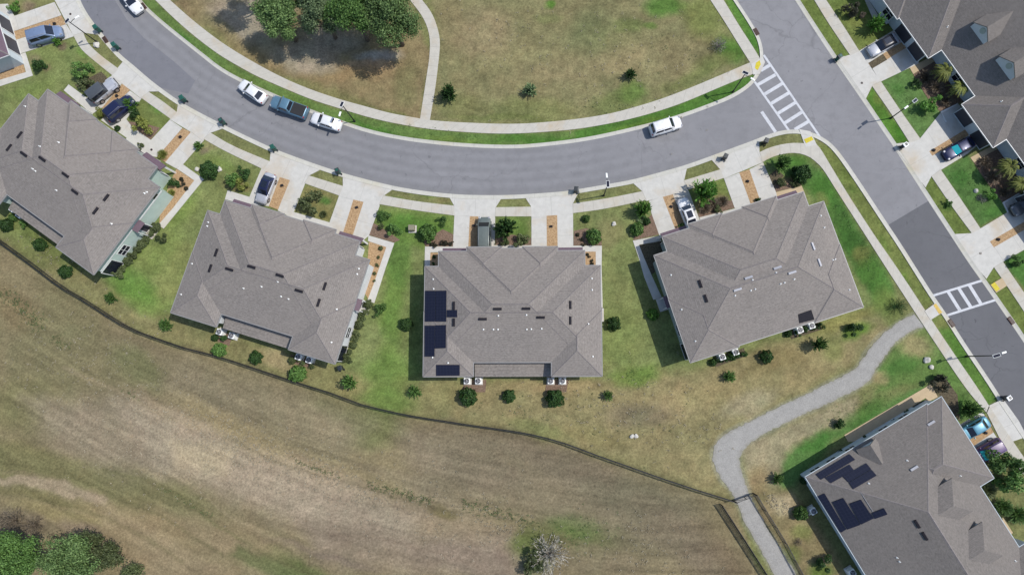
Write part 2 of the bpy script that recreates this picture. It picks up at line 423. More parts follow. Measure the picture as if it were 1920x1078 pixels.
GP = [  # polygons of grass: (points, colour, feather px, strength)
    ([(-90, 400)]+FENCE+[(1450, 1140), (-90, 1140)], (137, 125, 94), 6, 1),
    (FENCE[1:]+[(1345, 850), (1500, 740), (1700, 600), (1700, 560), (1290, 690), (1130, 720), (760, 715), (630, 690), (320, 590), (170, 520), (0, 420)], (134, 126, 88), 14, .9),
    ([(880, 715), (1130, 710), (1290, 690), (1480, 640), (1640, 590), (1690, 620), (1610, 680), (1480, 745), (1345, 830), (1370, 930), (1130, 850), (960, 800), (850, 780)], (144, 131, 95), 22, .9),
    ([(0, 60), (60, 40), (140, 70), (240, 150), (400, 265), (520, 320), (740, 380), (1000, 400), (1290, 350), (1430, 300), (1500, 285), (1560, 350), (1690, 550), (1640, 590),
      (1290, 690), (1130, 700), (760, 705), (630, 690), (330, 590), (170, 515), (0, 440)], (124, 131, 82), 16, .95),
    ([(318, 0), (480, 120), (788, 226), (805, 110), (768, 0)], (138, 121, 90), 8, 1),
    ([(800, 0), (824, 60), (806, 226), (960, 234), (1135, 217), (1285, 170), (1406, 119), (1331, 0), (1000, -90)], (133, 125, 90), 6, 1),
    (KU[1:26]+UPV[::-1], (100, 122, 66), 2.5, 1),
    ([(1356, 0), (1426, 108), (1432, 100), (1421, 62), (1381, 0)], (92, 126, 58), 3, 1),
    ([(1411, 140), (1285, 192), (1080, 243), (1080, 268), (1285, 222), (1371, 187), (1420, 150)], (74, 112, 46), 3, .8),
    ([(1430, 305), (1490, 286), (1543, 316), (1685, 540), (1650, 580), (1600, 500), (1540, 385), (1500, 350)], (84, 112, 58), 10, 1),
    ([(1531, 270), (1560, 272), (1660, 425), (1752, 560), (1738, 582), (1640, 443)], (113, 122, 68), 3, 1),
    ([(1748, 600), (1768, 592), (1866, 730), (1876, 745), (1853, 760), (1791, 668)], (92, 122, 56), 4, 1),
    ([(1490, 0), (1526, 0), (1620, 145), (1760, 345), (1900, 545), (1960, 640), (1960, 700), (1840, 520), (1650, 235)], (106, 118, 62), 3, 1),
    ([(1635, 163), (1652, 190), (1703, 266), (1673, 268), (1622, 185)], (84, 118, 48), 3, 1),
    ([(1548, 0), (1610, 95), (1690, 50), (1660, -20)], (112, 124, 66), 4, 1),
    ([(1650, 154), (1700, 126), (1712, 139), (1760, 205), (1773, 230), (1725, 260)], (96, 124, 70), 4, 1),
    ([(1764, 319), (1814, 288), (1826, 304), (1880, 380), (1889, 398), (1838, 427)], (86, 116, 62), 4, 1),
    ([(1880, 490), (1920, 466), (1980, 450), (1980, 640), (1920, 540)], (80, 116, 56), 4, 1),
    ([(1463, 855), (1583, 790), (1752, 715), (1835, 790), (1800, 800), (1585, 815), (1480, 930), (1440, 900)], (88, 118, 64), 12, 1),
    ([(1640, 690), (1700, 625), (1735, 600), (1850, 770), (1830, 790), (1750, 720), (1640, 740)], (98, 124, 66), 12, .9),
    ([(1485, 920), (1440, 910), (1400, 920), (1500, 1090), (1600, 1090)], (134, 120, 88), 10, 1),
    ([(1390, 835), (1540, 765), (1600, 740), (1600, 780), (1470, 850), (1460, 910), (1400, 920)], (160, 146, 118), 12, .9),
    ([(210, 143), (268, 187), (320, 223), (280, 263), (245, 228)], (112, 122, 70), 4, 1),
    ([(574, 347), (636, 366), (617, 417), (550, 397)], (132, 126, 82), 4, 1),
    ([(929, 407), (996, 406), (996, 460), (929, 460)], (104, 122, 66), 5, 1),
    ([(1291, 356), (1358, 335), (1378, 390), (1311, 410)], (112, 122, 68), 4, 1),
    ([(712, 386), (790, 396), (851, 404), (850, 430), (790, 470), (740, 455), (700, 430)], (108, 128, 66), 9, 1),
    ([(1075, 401), (1130, 394), (1205, 378), (1220, 400), (1185, 450), (1130, 460), (1076, 430)], (124, 128, 82), 8, .8),
]
GB = [  # patches: cx, cy, rx, ry, angle, colour, strength
    # field
    (60, 640, 110, 60, 20, (120, 114, 84), .5), (330, 700, 150, 40, 25, (128, 118, 92), .6), (130, 590, 90, 40, 40, (122, 118, 84), .6),
    (260, 690, 60, 35, 30, (112, 116, 76), .7), (60, 760, 90, 60, 0, (122, 120, 80), .7), (210, 830, 160, 34, 28, (150, 136, 108), .7),
    (420, 860, 180, 52, 30, (168, 150, 120), .95), (560, 900, 150, 44, 22, (168, 149, 121), .95), (430, 800, 120, 28, 30, (162, 146, 108), .7), (330, 790, 110, 26, 28, (156, 138, 112), .5),
    (700, 960, 170, 40, 12, (156, 139, 113), .8), (860, 985, 140, 40, 20, (150, 134, 108), .7), (640, 985, 170, 45, 10, (140, 126, 102), .8), (40, 870, 100, 40, 8, (122, 116, 76), .9), (180, 900, 120, 30, 20, (124, 118, 80), .85),
    (330, 930, 140, 30, 30, (120, 116, 80), .7), (90, 900, 110, 5, 12, (160, 140, 112), .9), (180, 930, 40, 9, 18, (164, 142, 116), .9),
    (90, 935, 120, 8, 12, (110, 104, 66), .6), (260, 985, 120, 40, 20, (152, 134, 100), .9), (120, 965, 110, 14, 15, (146, 134, 94), .7),
    (400, 970, 120, 6, 33, (104, 102, 66), .6), (470, 1010, 70, 7, 30, (104, 106, 66), .7), (540, 1060, 90, 20, 22, (96, 106, 62), .85), (600, 1040, 110, 8, 15, (128, 112, 96), .6),
    (430, 1010, 110, 40, 25, (150, 132, 102), .7), (300, 1060, 150, 25, 10, (156, 136, 104), .8),
    (705, 800, 55, 46, 0, (108, 114, 70), .75), (640, 770, 70, 24, 20, (118, 118, 80), .6), (830, 830, 90, 30, 6, (128, 116, 92), .6), (880, 880, 120, 30, 12, (132, 118, 96), .6),
    (760, 905, 120, 14, 20, (152, 138, 110), .5), (950, 830, 120, 26, 14, (114, 102, 80), .7), (1080, 880, 110, 40, 20, (116, 104, 84), .7), (830, 955, 35, 12, 20, (112, 104, 66), .8), (1250, 930, 110, 40, 20, (118, 110, 82), .6),
    (1180, 940, 110, 40, 10, (100, 102, 74), .7), (1090, 1000, 90, 40, 15, (104, 112, 66), .8), (1080, 990, 50, 22, 20, (92, 118, 54), .7), (1000, 1040, 40, 55, 0, (94, 110, 56), .8), (1130, 1050, 110, 36, 10, (128, 116, 92), .7),
    (1290, 1010, 100, 50, 30, (122, 108, 84), .7), (1340, 1060, 70, 50, 30, (122, 106, 84), .7), (1200, 1030, 60, 18, 20, (112, 106, 78), .6), (900, 1050, 140, 26, 10, (142, 126, 110), .6),
    (160, 1000, 60, 22, 20, (140, 122, 104), .7), (30, 980, 70, 26, 10, (122, 110, 92), .8), (20, 575, 70, 34, 40, (132, 116, 84), .6),
    # yards
    (245, 480, 60, 22, -50, (112, 134, 66), .6), (300, 480, 60, 24, -50, (122, 138, 74), .6), (330, 390, 50, 34, -50, (118, 138, 68), .6), (270, 560, 60, 30, 30, (110, 134, 64), .7), (320, 520, 30, 70, 20, (140, 142, 86), .6),
    (250, 530, 50, 26, 30, (96, 132, 58), .6), (60, 465, 60, 30, 35, (112, 116, 68), .6), (120, 480, 50, 26, 35, (108, 114, 66), .6), (50, 430, 60, 16, 35, (102, 110, 60), .6), (380, 620, 80, 26, 20, (122, 118, 80), .6),
    (720, 660, 50, 90, 5, (118, 132, 76), .5), (740, 560, 26, 110, 5, (98, 126, 58), .75), (730, 700, 50, 50, 0, (104, 130, 60), .6), (690, 640, 40, 40, 0, (140, 142, 96), .5), (745, 470, 26, 60, 0, (92, 122, 60), .7),
    (720, 750, 60, 22, 10, (98, 124, 58), .7), (520, 675, 40, 18, 15, (166, 148, 112), .8), (770, 420, 60, 18, 6, (84, 122, 52), .7), (640, 715, 60, 26, 20, (136, 128, 86), .6), (780, 640, 12, 90, 0, (88, 112, 56), .5),
    (1190, 706, 52, 22, -8, (102, 124, 56), .8), (1160, 640, 40, 70, 0, (122, 130, 76), .6), (1160, 520, 36, 70, 5, (128, 130, 84), .5), (1110, 690, 50, 18, 0, (132, 128, 84), .6), (1040, 720, 90, 14, 0, (164, 140, 104), .6),
    (850, 740, 60, 20, 0, (146, 134, 92), .6), (1230, 770, 90, 26, -10, (146, 128, 100), .6), (1250, 740, 70, 30, -10, (156, 139, 101), .6), (1330, 740, 80, 26, -20, (153, 138, 99), .7), (1190, 780, 60, 26, 0, (120, 112, 90), .6),
    (1400, 760, 60, 24, -25, (158, 146, 118), .7), (1500, 690, 70, 30, -25, (148, 134, 96), .7), (1450, 680, 60, 20, -20, (126, 112, 76), .6), (1610, 622, 34, 16, -20, (92, 120, 48), .9), (1560, 650, 26, 30, 0, (122, 128, 74), .6),
    (1590, 600, 70, 14, -20, (140, 132, 80), .7), (1670, 585, 40, 26, 40, (104, 116, 64), .7), (1010, 800, 60, 16, 15, (118, 122, 76), .6), (1110, 815, 70, 16, 15, (128, 118, 78), .5),
    (1720, 640, 36, 24, 30, (164, 146, 108), .8), (1740, 620, 24, 18, 40, (96, 116, 60), .6), (1650, 710, 20, 14, 0, (170, 150, 112), .7), (1510, 770, 60, 18, -25, (150, 140, 104), .6),
    (1420, 900, 24, 30, 0, (142, 118, 84), .7), (1470, 945, 26, 20, 20, (176, 160, 130), .8), (1500, 1000, 20, 16, 0, (120, 122, 72), .8), (1480, 1040, 20, 20, 0, (112, 118, 66), .7), (1540, 1070, 30, 16, 0, (98, 122, 52), .8), (1440, 960, 20, 26, 30, (150, 128, 98), .6),
    # corner lawn
    (1640, 520, 26, 60, -30, (72, 108, 46), .8), (1590, 450, 26, 50, -30, (62, 98, 42), .8), (1550, 360, 30, 40, -30, (72, 112, 46), .8), (1660, 560, 26, 30, -30, (108, 122, 64), .7), (1580, 400, 12, 30, -30, (58, 92, 40), .6),
    (1620, 480, 20, 20, 0, (118, 112, 66), .6), (1500, 300, 26, 10, -10, (78, 118, 48), .7), (1545, 380, 16, 14, 0, (126, 118, 76), .5),
    # park
    (450, 45, 70, 40, 30, (160, 146, 128), .9), (500, 15, 50, 30, 0, (168, 152, 136), .9), (410, 60, 60, 20, 45, (132, 122, 82), .6), (570, 110, 60, 26, 10, (164, 150, 132), .8), (620, 75, 60, 30, 0, (160, 146, 130), .8),
    (705, 105, 45, 14, -5, (176, 168, 158), .8), (690, 125, 60, 12, -3, (172, 142, 112), .9), (670, 140, 70, 14, -8, (156, 128, 94), .7), (700, 175, 90, 30, 10, (142, 126, 92), .5), (620, 180, 60, 20, 20, (124, 114, 78), .6),
    (470, 105, 60, 20, 35, (142, 122, 86), .6), (760, 160, 26, 50, 0, (128, 122, 84), .6), (740, 215, 70, 8, 14, (110, 114, 66), .6),
    (900, 60, 60, 50, 0, (152, 134, 104), .6), (850, 30, 26, 40, 0, (136, 122, 90), .6), (1030, 30, 30, 10, 0, (110, 116, 70), .5), (1110, 60, 50, 40, 0, (114, 116, 80), .7), (1250, 10, 40, 24, 0, (84, 118, 52), .9), (1180, 50, 26, 14, 0, (100, 118, 60), .8), (1215, 53, 12, 8, 0, (96, 122, 54), .8), (1030, 3, 14, 8, 0, (80, 116, 44), .9),
    (1320, 30, 50, 40, 40, (116, 122, 68), .8), (1370, 95, 34, 26, 50, (78, 116, 46), .9), (1330, 120, 50, 18, -20, (118, 122, 72), .7), (1290, 150, 60, 16, -22, (112, 118, 70), .7), (1160, 190, 60, 26, -15, (108, 120, 70), .7), (1180, 175, 26, 20, 0, (100, 122, 60), .7),
    (1000, 205, 90, 22, 0, (120, 124, 76), .7), (870, 195, 50, 26, 0, (120, 122, 76), .6), (950, 222, 120, 8, 2, (110, 118, 66), .6), (1160, 60, 60, 30, -10, (120, 118, 80), .5), (1070, 130, 120, 26, -8, (146, 130, 98), .5), (1230, 110, 90, 30, -8, (150, 134, 100), .5), (1250, 130, 60, 16, 0, (136, 126, 92), .4),
    # green verges
    (345, 65, 18, 8, 40, (62, 106, 40), .7), (700, 243, 60, 8, 15, (66, 112, 40), .6), (1000, 262, 90, 8, -2, (70, 110, 42), .7), (1200, 232, 60, 8, -14, (98, 122, 52), .6), (560, 190, 30, 8, 22, (104, 126, 62), .5), (450, 138, 40, 7, 30, (110, 128, 66), .5), (850, 262, 60, 6, 3, (108, 128, 62), .6), (1412, 75, 12, 20, -20, (66, 108, 44), .7),
    (1585, 330, 10, 20, -30, (84, 104, 46), .5), (1600, 360, 8, 10, 0, (70, 96, 40), .5), (1660, 450, 8, 20, -30, (96, 120, 56), .5), (1700, 520, 10, 20, -30, (90, 116, 48), .6), (1800, 650, 10, 30, -30, (78, 114, 46), .6), (1765, 610, 16, 12, 0, (138, 128, 82), .6), (1840, 725, 10, 14, -30, (104, 122, 64), .5),
    (1690, 245, 10, 22, -30, (66, 112, 38), .7), (1645, 185, 10, 20, -30, (112, 118, 62), .5), (1777, 385, 12, 10, 0, (70, 102, 46), .7), (1680, 165, 14, 14, 0, (72, 116, 50), .5), (1800, 330, 20, 16, 0, (62, 104, 44), .6), (1860, 400, 20, 14, 0, (70, 112, 48), .6), (1890, 520, 16, 16, 0, (58, 96, 44), .6), (1600, 40, 20, 20, 0, (122, 126, 72), .5), (1580, 20, 20, 12, 0, (108, 114, 62), .5),
    (1690, 690, 40, 18, -25, (68, 110, 48), .6), (1620, 770, 50, 16, -28, (66, 110, 46), .7), (1530, 830, 36, 16, -28, (64, 108, 46), .7), (1780, 690, 30, 30, 0, (84, 112, 54), .6), (1760, 740, 16, 26, -30, (118, 106, 84), .9), (1800, 760, 16, 26, 0, (72, 108, 46), .6),
    # lawns in front
    (290, 205, 12, 12, 0, (84, 128, 54), .7), (100, 95, 60, 30, 20, (126, 136, 82), .5), (150, 100, 14, 8, 40, (94, 126, 56), .6), (60, 170, 50, 16, -20, (112, 128, 70), .6), (400, 300, 50, 10, 30, (114, 128, 68), .5), (420, 310, 30, 12, 20, (120, 138, 74), .5), (395, 275, 18, 10, 0, (138, 128, 92), .7),
    (606, 378, 14, 10, 0, (84, 128, 60), .8), (608, 405, 18, 10, 15, (116, 108, 66), .6), (975, 430, 16, 18, 0, (96, 124, 58), .6), (1140, 440, 24, 30, 0, (140, 128, 92), .5), (790, 360, 30, 6, 8, (104, 124, 60), .5), (745, 372, 16, 6, 8, (92, 126, 54), .6), (830, 377, 20, 6, 8, (128, 118, 78), .6),
    # bare rings at young trees
    (117, 88, 10, 9, 0, (116, 96, 84), .8), (85, 128, 9, 10, 0, (118, 100, 80), .7), (186, 143, 9, 7, 0, (112, 96, 80), .7), (387, 283, 9, 7, 0, (128, 112, 96), .7), (1335, 385, 40, 16, -15, (142, 124, 92), .8), (270, 250, 20, 10, 30, (122, 98, 84), .8), (60, 105, 12, 14, 0, (128, 112, 92), .6),
    (50, 14, 12, 12, 0, (128, 108, 92), .8), (1467, 345, 34, 8, -15, (122, 104, 82), .9), (180, 170, 30, 20, 30, (116, 106, 82), .6), (440, 350, 30, 9, 15, (124, 104, 76), .6), (850, 455, 40, 8, 0, (138, 118, 98), .6), (720, 435, 26, 20, 15, (124, 120, 80), .6),
]
# bright straw edges where grass meets paving are left to the texture
def axis(a, b, step, far):
    inner = np.arange(a, b+step/2, step)
    out = [b]; s = step
    while out[-1] < far: s *= 1.45; out.append(out[-1]+s)
    inn = [a]; s = step
    while inn[-1] > -far: s *= 1.45; inn.append(inn[-1]-s)
    return np.concatenate([np.array(inn[:0:-1]), inner, np.array(out[1:])])
gx = axis(-88, 76, .27, 420); gy = axis(-40, 62, .27, 420)
GX, GY = np.meshgrid(gx, gy, indexing='ij')
P2 = np.column_stack([GX.ravel(), GY.ravel()])
px = pix(P2); X, Y = px[:, 0], px[:, 1]
wx = X+26*(fbm(X, Y, 60, 3)-.5)+9*(fbm(X, Y, 11, 8)-.5); wy = Y+26*(fbm(X, Y, 60, 5)-.5)+9*(fbm(X, Y, 11, 12)-.5)
CO = np.tile(np.array(alb(122, 122, 80)), (len(X), 1))
def blend(w, c):
    global CO
    CO += (np.array(alb(*c))-CO)*w[:, None]
for pts, c, fe, st in GP:
    bx = [p[0] for p in pts]; by = [p[1] for p in pts]
    k = np.where((X > min(bx)-60) & (X < max(bx)+60) & (Y > min(by)-60) & (Y < max(by)+60))[0]
    kw = .3 if fe < 5 else 1
    xx = X[k]+(wx[k]-X[k])*kw; yy = Y[k]+(wy[k]-Y[k])*kw
    w = np.zeros(len(X)); w[k] = st*sstep(-fe, fe, polydist(xx, yy, pts))
    blend(w, c)
for cx, cy, rx, ry, an, c, st in GB:
    ca, sa = math.cos(R(an)), math.sin(R(an))
    k = np.where((abs(X-cx) < max(rx, ry)*1.7+20) & (abs(Y-cy) < max(rx, ry)*1.7+20))[0]
    dx, dy = wx[k]-cx, wy[k]-cy
    q = np.hypot((dx*ca+dy*sa)/rx, (-dx*sa+dy*ca)/ry)
    w = np.zeros(len(X)); w[k] = st*(1-sstep(.45, 1.35, q))
    blend(w, c)
for pts, c, fe, st in [
    ([(47, 752), (258, 737), (328, 877), (234, 909), (78, 815)], (154, 140, 118), 34, .65), ([(211, 752), (312, 776), (437, 830), (594, 901), (781, 956), (766, 1018), (547, 971), (375, 909), (297, 877)], (168, 153, 130), 28, .75),
    ([(320, 830), (440, 840), (420, 890), (330, 880)], (182, 166, 134), 18, .8), ([(60, 600), (200, 640), (290, 710), (180, 740), (20, 700)], (124, 119, 86), 34, .6), ([(-20, 830), (260, 880), (390, 970), (230, 950), (-20, 905)], (122, 118, 82), 22, .7),
    ([(-20, 888), (120, 905), (206, 935), (200, 950), (110, 925), (-20, 900)], (168, 150, 124), 4, .8), ([(195, 940), (440, 1080), (260, 1090), (180, 1010)], (152, 136, 106), 16, .8), ([(440, 1015), (590, 1080), (540, 1095), (430, 1040)], (100, 108, 68), 9, .75),
    ([(750, 800), (960, 820), (1300, 930), (1360, 1090), (1150, 1010), (960, 955), (780, 940)], (130, 119, 98), 34, .6), ([(340, 680), (560, 735), (700, 800), (640, 860), (420, 770), (300, 720)], (141, 130, 104), 30, .6), ([(560, 970), (780, 1010), (960, 1000), (960, 1090), (600, 1060)], (143, 127, 110), 24, .6)]:
    blend(st*sstep(-fe, fe, polydist(wx, wy, pts)), c)
gp = polydist(wx*.3+X*.7, wy*.3+Y*.7, GL+GR[::-1]); blend(.55*sstep(-7, -1, gp), (150, 146, 128))
for line, wd, c, st in [([(0, 868), (110, 885), (205, 920), (330, 985), (450, 1060)], 3, (104, 100, 68), .55), ([(0, 925), (130, 945), (235, 985), (340, 1050)], 4, (112, 106, 74), .5), ([(195, 878), (300, 905), (410, 985), (520, 1050), (600, 1085)], 3, (106, 104, 70), .55), ([(230, 870), (340, 900), (440, 970), (560, 1040)], 2.5, (158, 142, 112), .5),
                        ([(420, 815), (520, 868), (640, 905), (800, 945), (960, 975)], 3, (112, 103, 78), .5), ([(120, 690), (240, 745), (330, 790), (420, 812)], 4, (166, 150, 120), .5), ([(620, 1000), (760, 1020), (900, 1060)], 3, (128, 112, 94), .5), ([(640, 985), (790, 1003), (930, 1035)], 3, (162, 146, 124), .45), ([(850, 850), (1000, 862), (1150, 905)], 3, (114, 102, 82), .4)]:
    ld = np.full(len(X), 1e9)
    for (x1, y1), (x2, y2) in zip(line, line[1:]):
        dx, dy = x2-x1, y2-y1; px_, py_ = wx*.6+X*.4, wy*.6+Y*.4
        t = np.clip(((px_-x1)*dx+(py_-y1)*dy)/(dx*dx+dy*dy), 0, 1); ld = np.minimum(ld, np.hypot(px_-x1-t*dx, py_-y1-t*dy))
    blend(st*(1-sstep(.3*wd, 1.5*wd, ld))*(.35+1.1*fbm(X, Y, 30, 77)), c)
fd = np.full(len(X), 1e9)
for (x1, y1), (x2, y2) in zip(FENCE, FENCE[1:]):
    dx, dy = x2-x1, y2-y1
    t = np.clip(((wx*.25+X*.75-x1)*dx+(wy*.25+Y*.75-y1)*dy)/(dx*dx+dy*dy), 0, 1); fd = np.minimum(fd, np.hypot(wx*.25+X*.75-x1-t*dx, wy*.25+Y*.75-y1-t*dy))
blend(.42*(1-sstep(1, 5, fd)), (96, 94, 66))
# mottling of the turf itself: greener and browner tufts, straw
n1 = fbm(X, Y, 34, 21); n2 = fbm(X, Y, 9, 31, 3); n3 = fbm(X*.5+Y*.2, Y*1.6-X*.5, 22, 41)
n4 = fbm(X, Y, 4.5, 61, 2)
fl0 = sstep(-4, 14, polydist(X, Y, GP[0][0]))
CO *= (1+(.36-.20*fl0)*(n1-.5)+(.62-.30*fl0)*(n2-.5)+.30*(n3-.5)+.30*(n4-.5))[:, None]
fld = sstep(-4, 14, polydist(X, Y, GP[0][0]))                # the mown field below the fence: long curved swaths
ca, sa = math.cos(R(24)), math.sin(R(24)); al = X*ca+Y*sa; ac = -X*sa+Y*ca+.00022*(X-420)**2
sw = fbm(al/170, ac/9, 1, 71, 3)-.5; sw2 = fbm(al/60, ac/3.2, 1, 81, 2)-.5
CO *= (1+fld*(.44*sw+.34*sw2))[:, None]
prk = sstep(0, 14, polydist(X, Y, GP[5][0])); CO *= (1+prk*.30*(fbm((X*.96+Y*.25)/90, (Y*.96-X*.25)/5, 1, 91, 3)-.5))[:, None]
CO *= (.98-.05*fld)[:, None]*np.array([[1, 1, 1]])+(1-fld)[:, None]*np.array([[-.02, .015, -.03]])
sh = (fbm(X, Y, 26, 55)-.5)[:, None]
CO *= 1+sh*(1-.5*fl0)[:, None]*np.array([[.16, .0, .04]])
me = bpy.data.meshes.new("ground")
nx, ny = len(gx), len(gy)
zz = np.zeros(nx*ny)
I = np.arange(nx*ny).reshape(nx, ny)
fc = np.column_stack([I[:-1, :-1].ravel(), I[1:, :-1].ravel(), I[1:, 1:].ravel(), I[:-1, 1:].ravel()])
me.vertices.add(nx*ny); me.vertices.foreach_set("co", np.column_stack([P2, zz]).ravel())
me.loops.add(fc.size); me.loops.foreach_set("vertex_index", fc.ravel())
me.polygons.add(len(fc)); me.polygons.foreach_set("loop_start", np.arange(len(fc))*4); me.polygons.foreach_set("loop_total", np.full(len(fc), 4))
me.update()
ca_ = me.color_attributes.new("turf", 'FLOAT_COLOR', 'POINT')
ca_.data.foreach_set("color", np.column_stack([np.clip(CO, .005, .9), np.ones(len(CO))]).ravel())
t = NT("turf_and_soil")
at_ = t.n.new("ShaderNodeAttribute"); at_.attribute_name = "turf"
c0 = at_.outputs["Color"]
f1 = t.noise(3.2, 5, .7); f2 = t.noise(11, 3, .7); f3 = t.noise(1.1, 4, .6)
k1 = t.ramp(f1, [(.25, .58), (.5, 1.0), (.75, 1.42)])
cc = t.mix(1.0, c0, k1, 'MULTIPLY')
k2 = t.ramp(f2, [(.3, .7), (.5, 1.0), (.7, 1.3)])
cc = t.mix(1.0, cc, k2, 'MULTIPLY')
cc = t.mix(t.ramp(f3, [(.60, 0.0), (.78, .40)]), cc, t.mix(1.0, c0, (1.35, 1.22, 1.05), 'MULTIPLY'))
cc = t.mix(t.ramp(t.noise(.75, 3, .75, dist=1.0), [(.66, 0.0), (.80, .45)]), cc, t.mix(1.0, c0, (.55, .62, .5), 'MULTIPLY'))
cc = t.mix(t.ramp(t.noise(5.5, 2, .6, dist=.5), [(.73, 0.0), (.82, .7)]), cc, alb(206, 190, 150))
t.bump(f1, .5, .06)
me.materials.append(t.done(cc, .95, 0, .1))
g = bpy.data.objects.new("ground", me); col.objects.link(g); tag(g, kind="structure")

# ------------------------------------------------------------------ roads, kerbs, walks, drives
def sheet(name, pts, z, mat, th=.06):
    m = MB(); q = [at(*p) for p in pts]; m.prism(q, z-th, z); o = m.build(name, M[mat])
    e = max(((b-a) for a, b in zip(q, q[1:]+q[:1])), key=lambda v: v.length).normalized()
    uv = o.data.uv_layers.new(name="UVMap"); off = q[0].x*e.x+q[0].y*e.y+.06
    for lp in o.data.loops:
        c = o.data.vertices[lp.vertex_index].co; uv.data[lp.index].uv = (c.x*e.x+c.y*e.y-off+50*3.1, -c.x*e.y+c.y*e.x)
    return tag(o, kind="structure")
def offset(line, dist):
    """world polyline shifted sideways (left positive)"""
    out = []
    for i, p in enumerate(line):
        t = (line[min(i+1, len(line)-1)]-line[max(i-1, 0)]).normalized()
        out.append(p+Vector((-t.y, t.x, 0))*dist)
    return out
def smooth(line, it=2):
    for _ in range(it):
        q = [line[0]]
        for a, b in zip(line, line[1:]): q += [a*.75+b*.25, a*.25+b*.75]
        q.append(line[-1]); line = q
    return line
ku = smooth([at(*p) for p in KU]); kl = smooth([at(*p) for p in KL_]); kr = smooth([at(*p) for p in KR])
m = MB(); m.prism(ku[::-1]+kl+kr[::-1], -.05, .012)
tag(m.build("road", M['asphalt']), kind="structure")
def strip(name, a, b, za, zb, mat, mid=None, vskirt=.12):
    """ribbon between two world polylines with UV along its length"""
    n = len(a); rows = [[Vector((p.x, p.y, za)) for p in a]]
    if mid: rows.append([Vector((p.x+(q.x-p.x)*mid[0], p.y+(q.y-p.y)*mid[0], mid[1])) for p, q in zip(a, b)])
    rows.append([Vector((p.x, p.y, zb)) for p in b])
    rows = [[Vector((p.x, p.y, p.z-vskirt)) for p in rows[0]]]+rows+[[Vector((p.x, p.y, p.z-vskirt)) for p in rows[-1]]]
    vs = [p for r_ in rows for p in r_]; fs = []
    for k in range(len(rows)-1):
        for i in range(n-1): fs.append((k*n+i, k*n+i+1, (k+1)*n+i+1, (k+1)*n+i))
    me = bpy.data.meshes.new(name); me.from_pydata(vs, [], fs)
    u = [0]
    for i in range(1, n): u.append(u[-1]+((a[i]+b[i])/2-(a[i-1]+b[i-1])/2).length)
    uv = me.uv_layers.new(name="UVMap")
    for lp in me.loops: uv.data[lp.index].uv = (u[lp.vertex_index % n], (lp.vertex_index//n)*.5)
    bm = bmesh.new(); bm.from_mesh(me); bmesh.ops.recalc_face_normals(bm, faces=bm.faces)
    if sum(f.normal.z for f in bm.faces) < 0: bmesh.ops.reverse_faces(bm, faces=bm.faces)
    bm.to_mesh(me); bm.free()
    me.materials.append(M[mat])
    o = bpy.data.objects.new(name, me); col.objects.link(o)
    return tag(o, kind="structure")
strip("kerb", ku, offset(ku, .52), .022, .10, 'kerb', (.55, .035))
strip("kerb", kl, offset(kl, -.62), .022, .085, 'kerb', (.55, .035))
strip("kerb", kr, offset(kr, .60), .022, .085, 'kerb', (.55, .035))
def resamp(line, n):
    L = [0]
    for a, b in zip(line, line[1:]): L.append(L[-1]+(b-a).length)
    out = []
    for k in range(n):
        s = L[-1]*k/(n-1); i = 0
        while i < len(L)-2 and L[i+1] < s: i += 1
        q = (s-L[i])/max(L[i+1]-L[i], 1e-6)
        out.append(line[i].lerp(line[i+1], q))
    return out
def walk(left, right, z=.06, mat='sidewalk', name="sidewalk"):
    a = smooth([at(*p) for p in left]); b = smooth([at(*p) for p in right])
    n = max(6, int(((a[-1]-a[0]).length+(b[-1]-b[0]).length)/1.5))
    return strip(name, resamp(a, n), resamp(b, n), z, z, mat)
UPT = [(285, -30), (318, 0), (351, 30), (388, 60), (426, 87.7), (480, 120), (530, 146.5), (580, 168), (640, 188), (685, 200), (730.5, 213), (788, 223), (806, 226), (856, 230), (960, 234),
       (1035, 229), (1098, 222), (1148, 213), (1185.5, 203), (1235.6, 188), (1285.7, 169), (1336, 148), (1386, 126.5), (1408, 117)]
walk([(258, -30)]+UPV+[(1424, 134)], UPT+[(1428, 111)])
walk([(1312, -30), (1331, 0), (1356, 37.6), (1386, 86.4), (1408, 121)], [(1337, -30), (1356, 0), (1386, 50), (1411, 87.7), (1429, 118)], .064)
walk([(740, -35), (768, 0), (795.6, 35), (807, 70), (805.6, 107.7), (800.6, 140), (794, 183), (787, 228)],
     [(765, -35), (790.6, 0), (810.6, 25), (823, 60), (825.7, 85), (820.7, 130), (815.7, 170), (805.6, 228)], .055, 'sidewalk', "park_path")
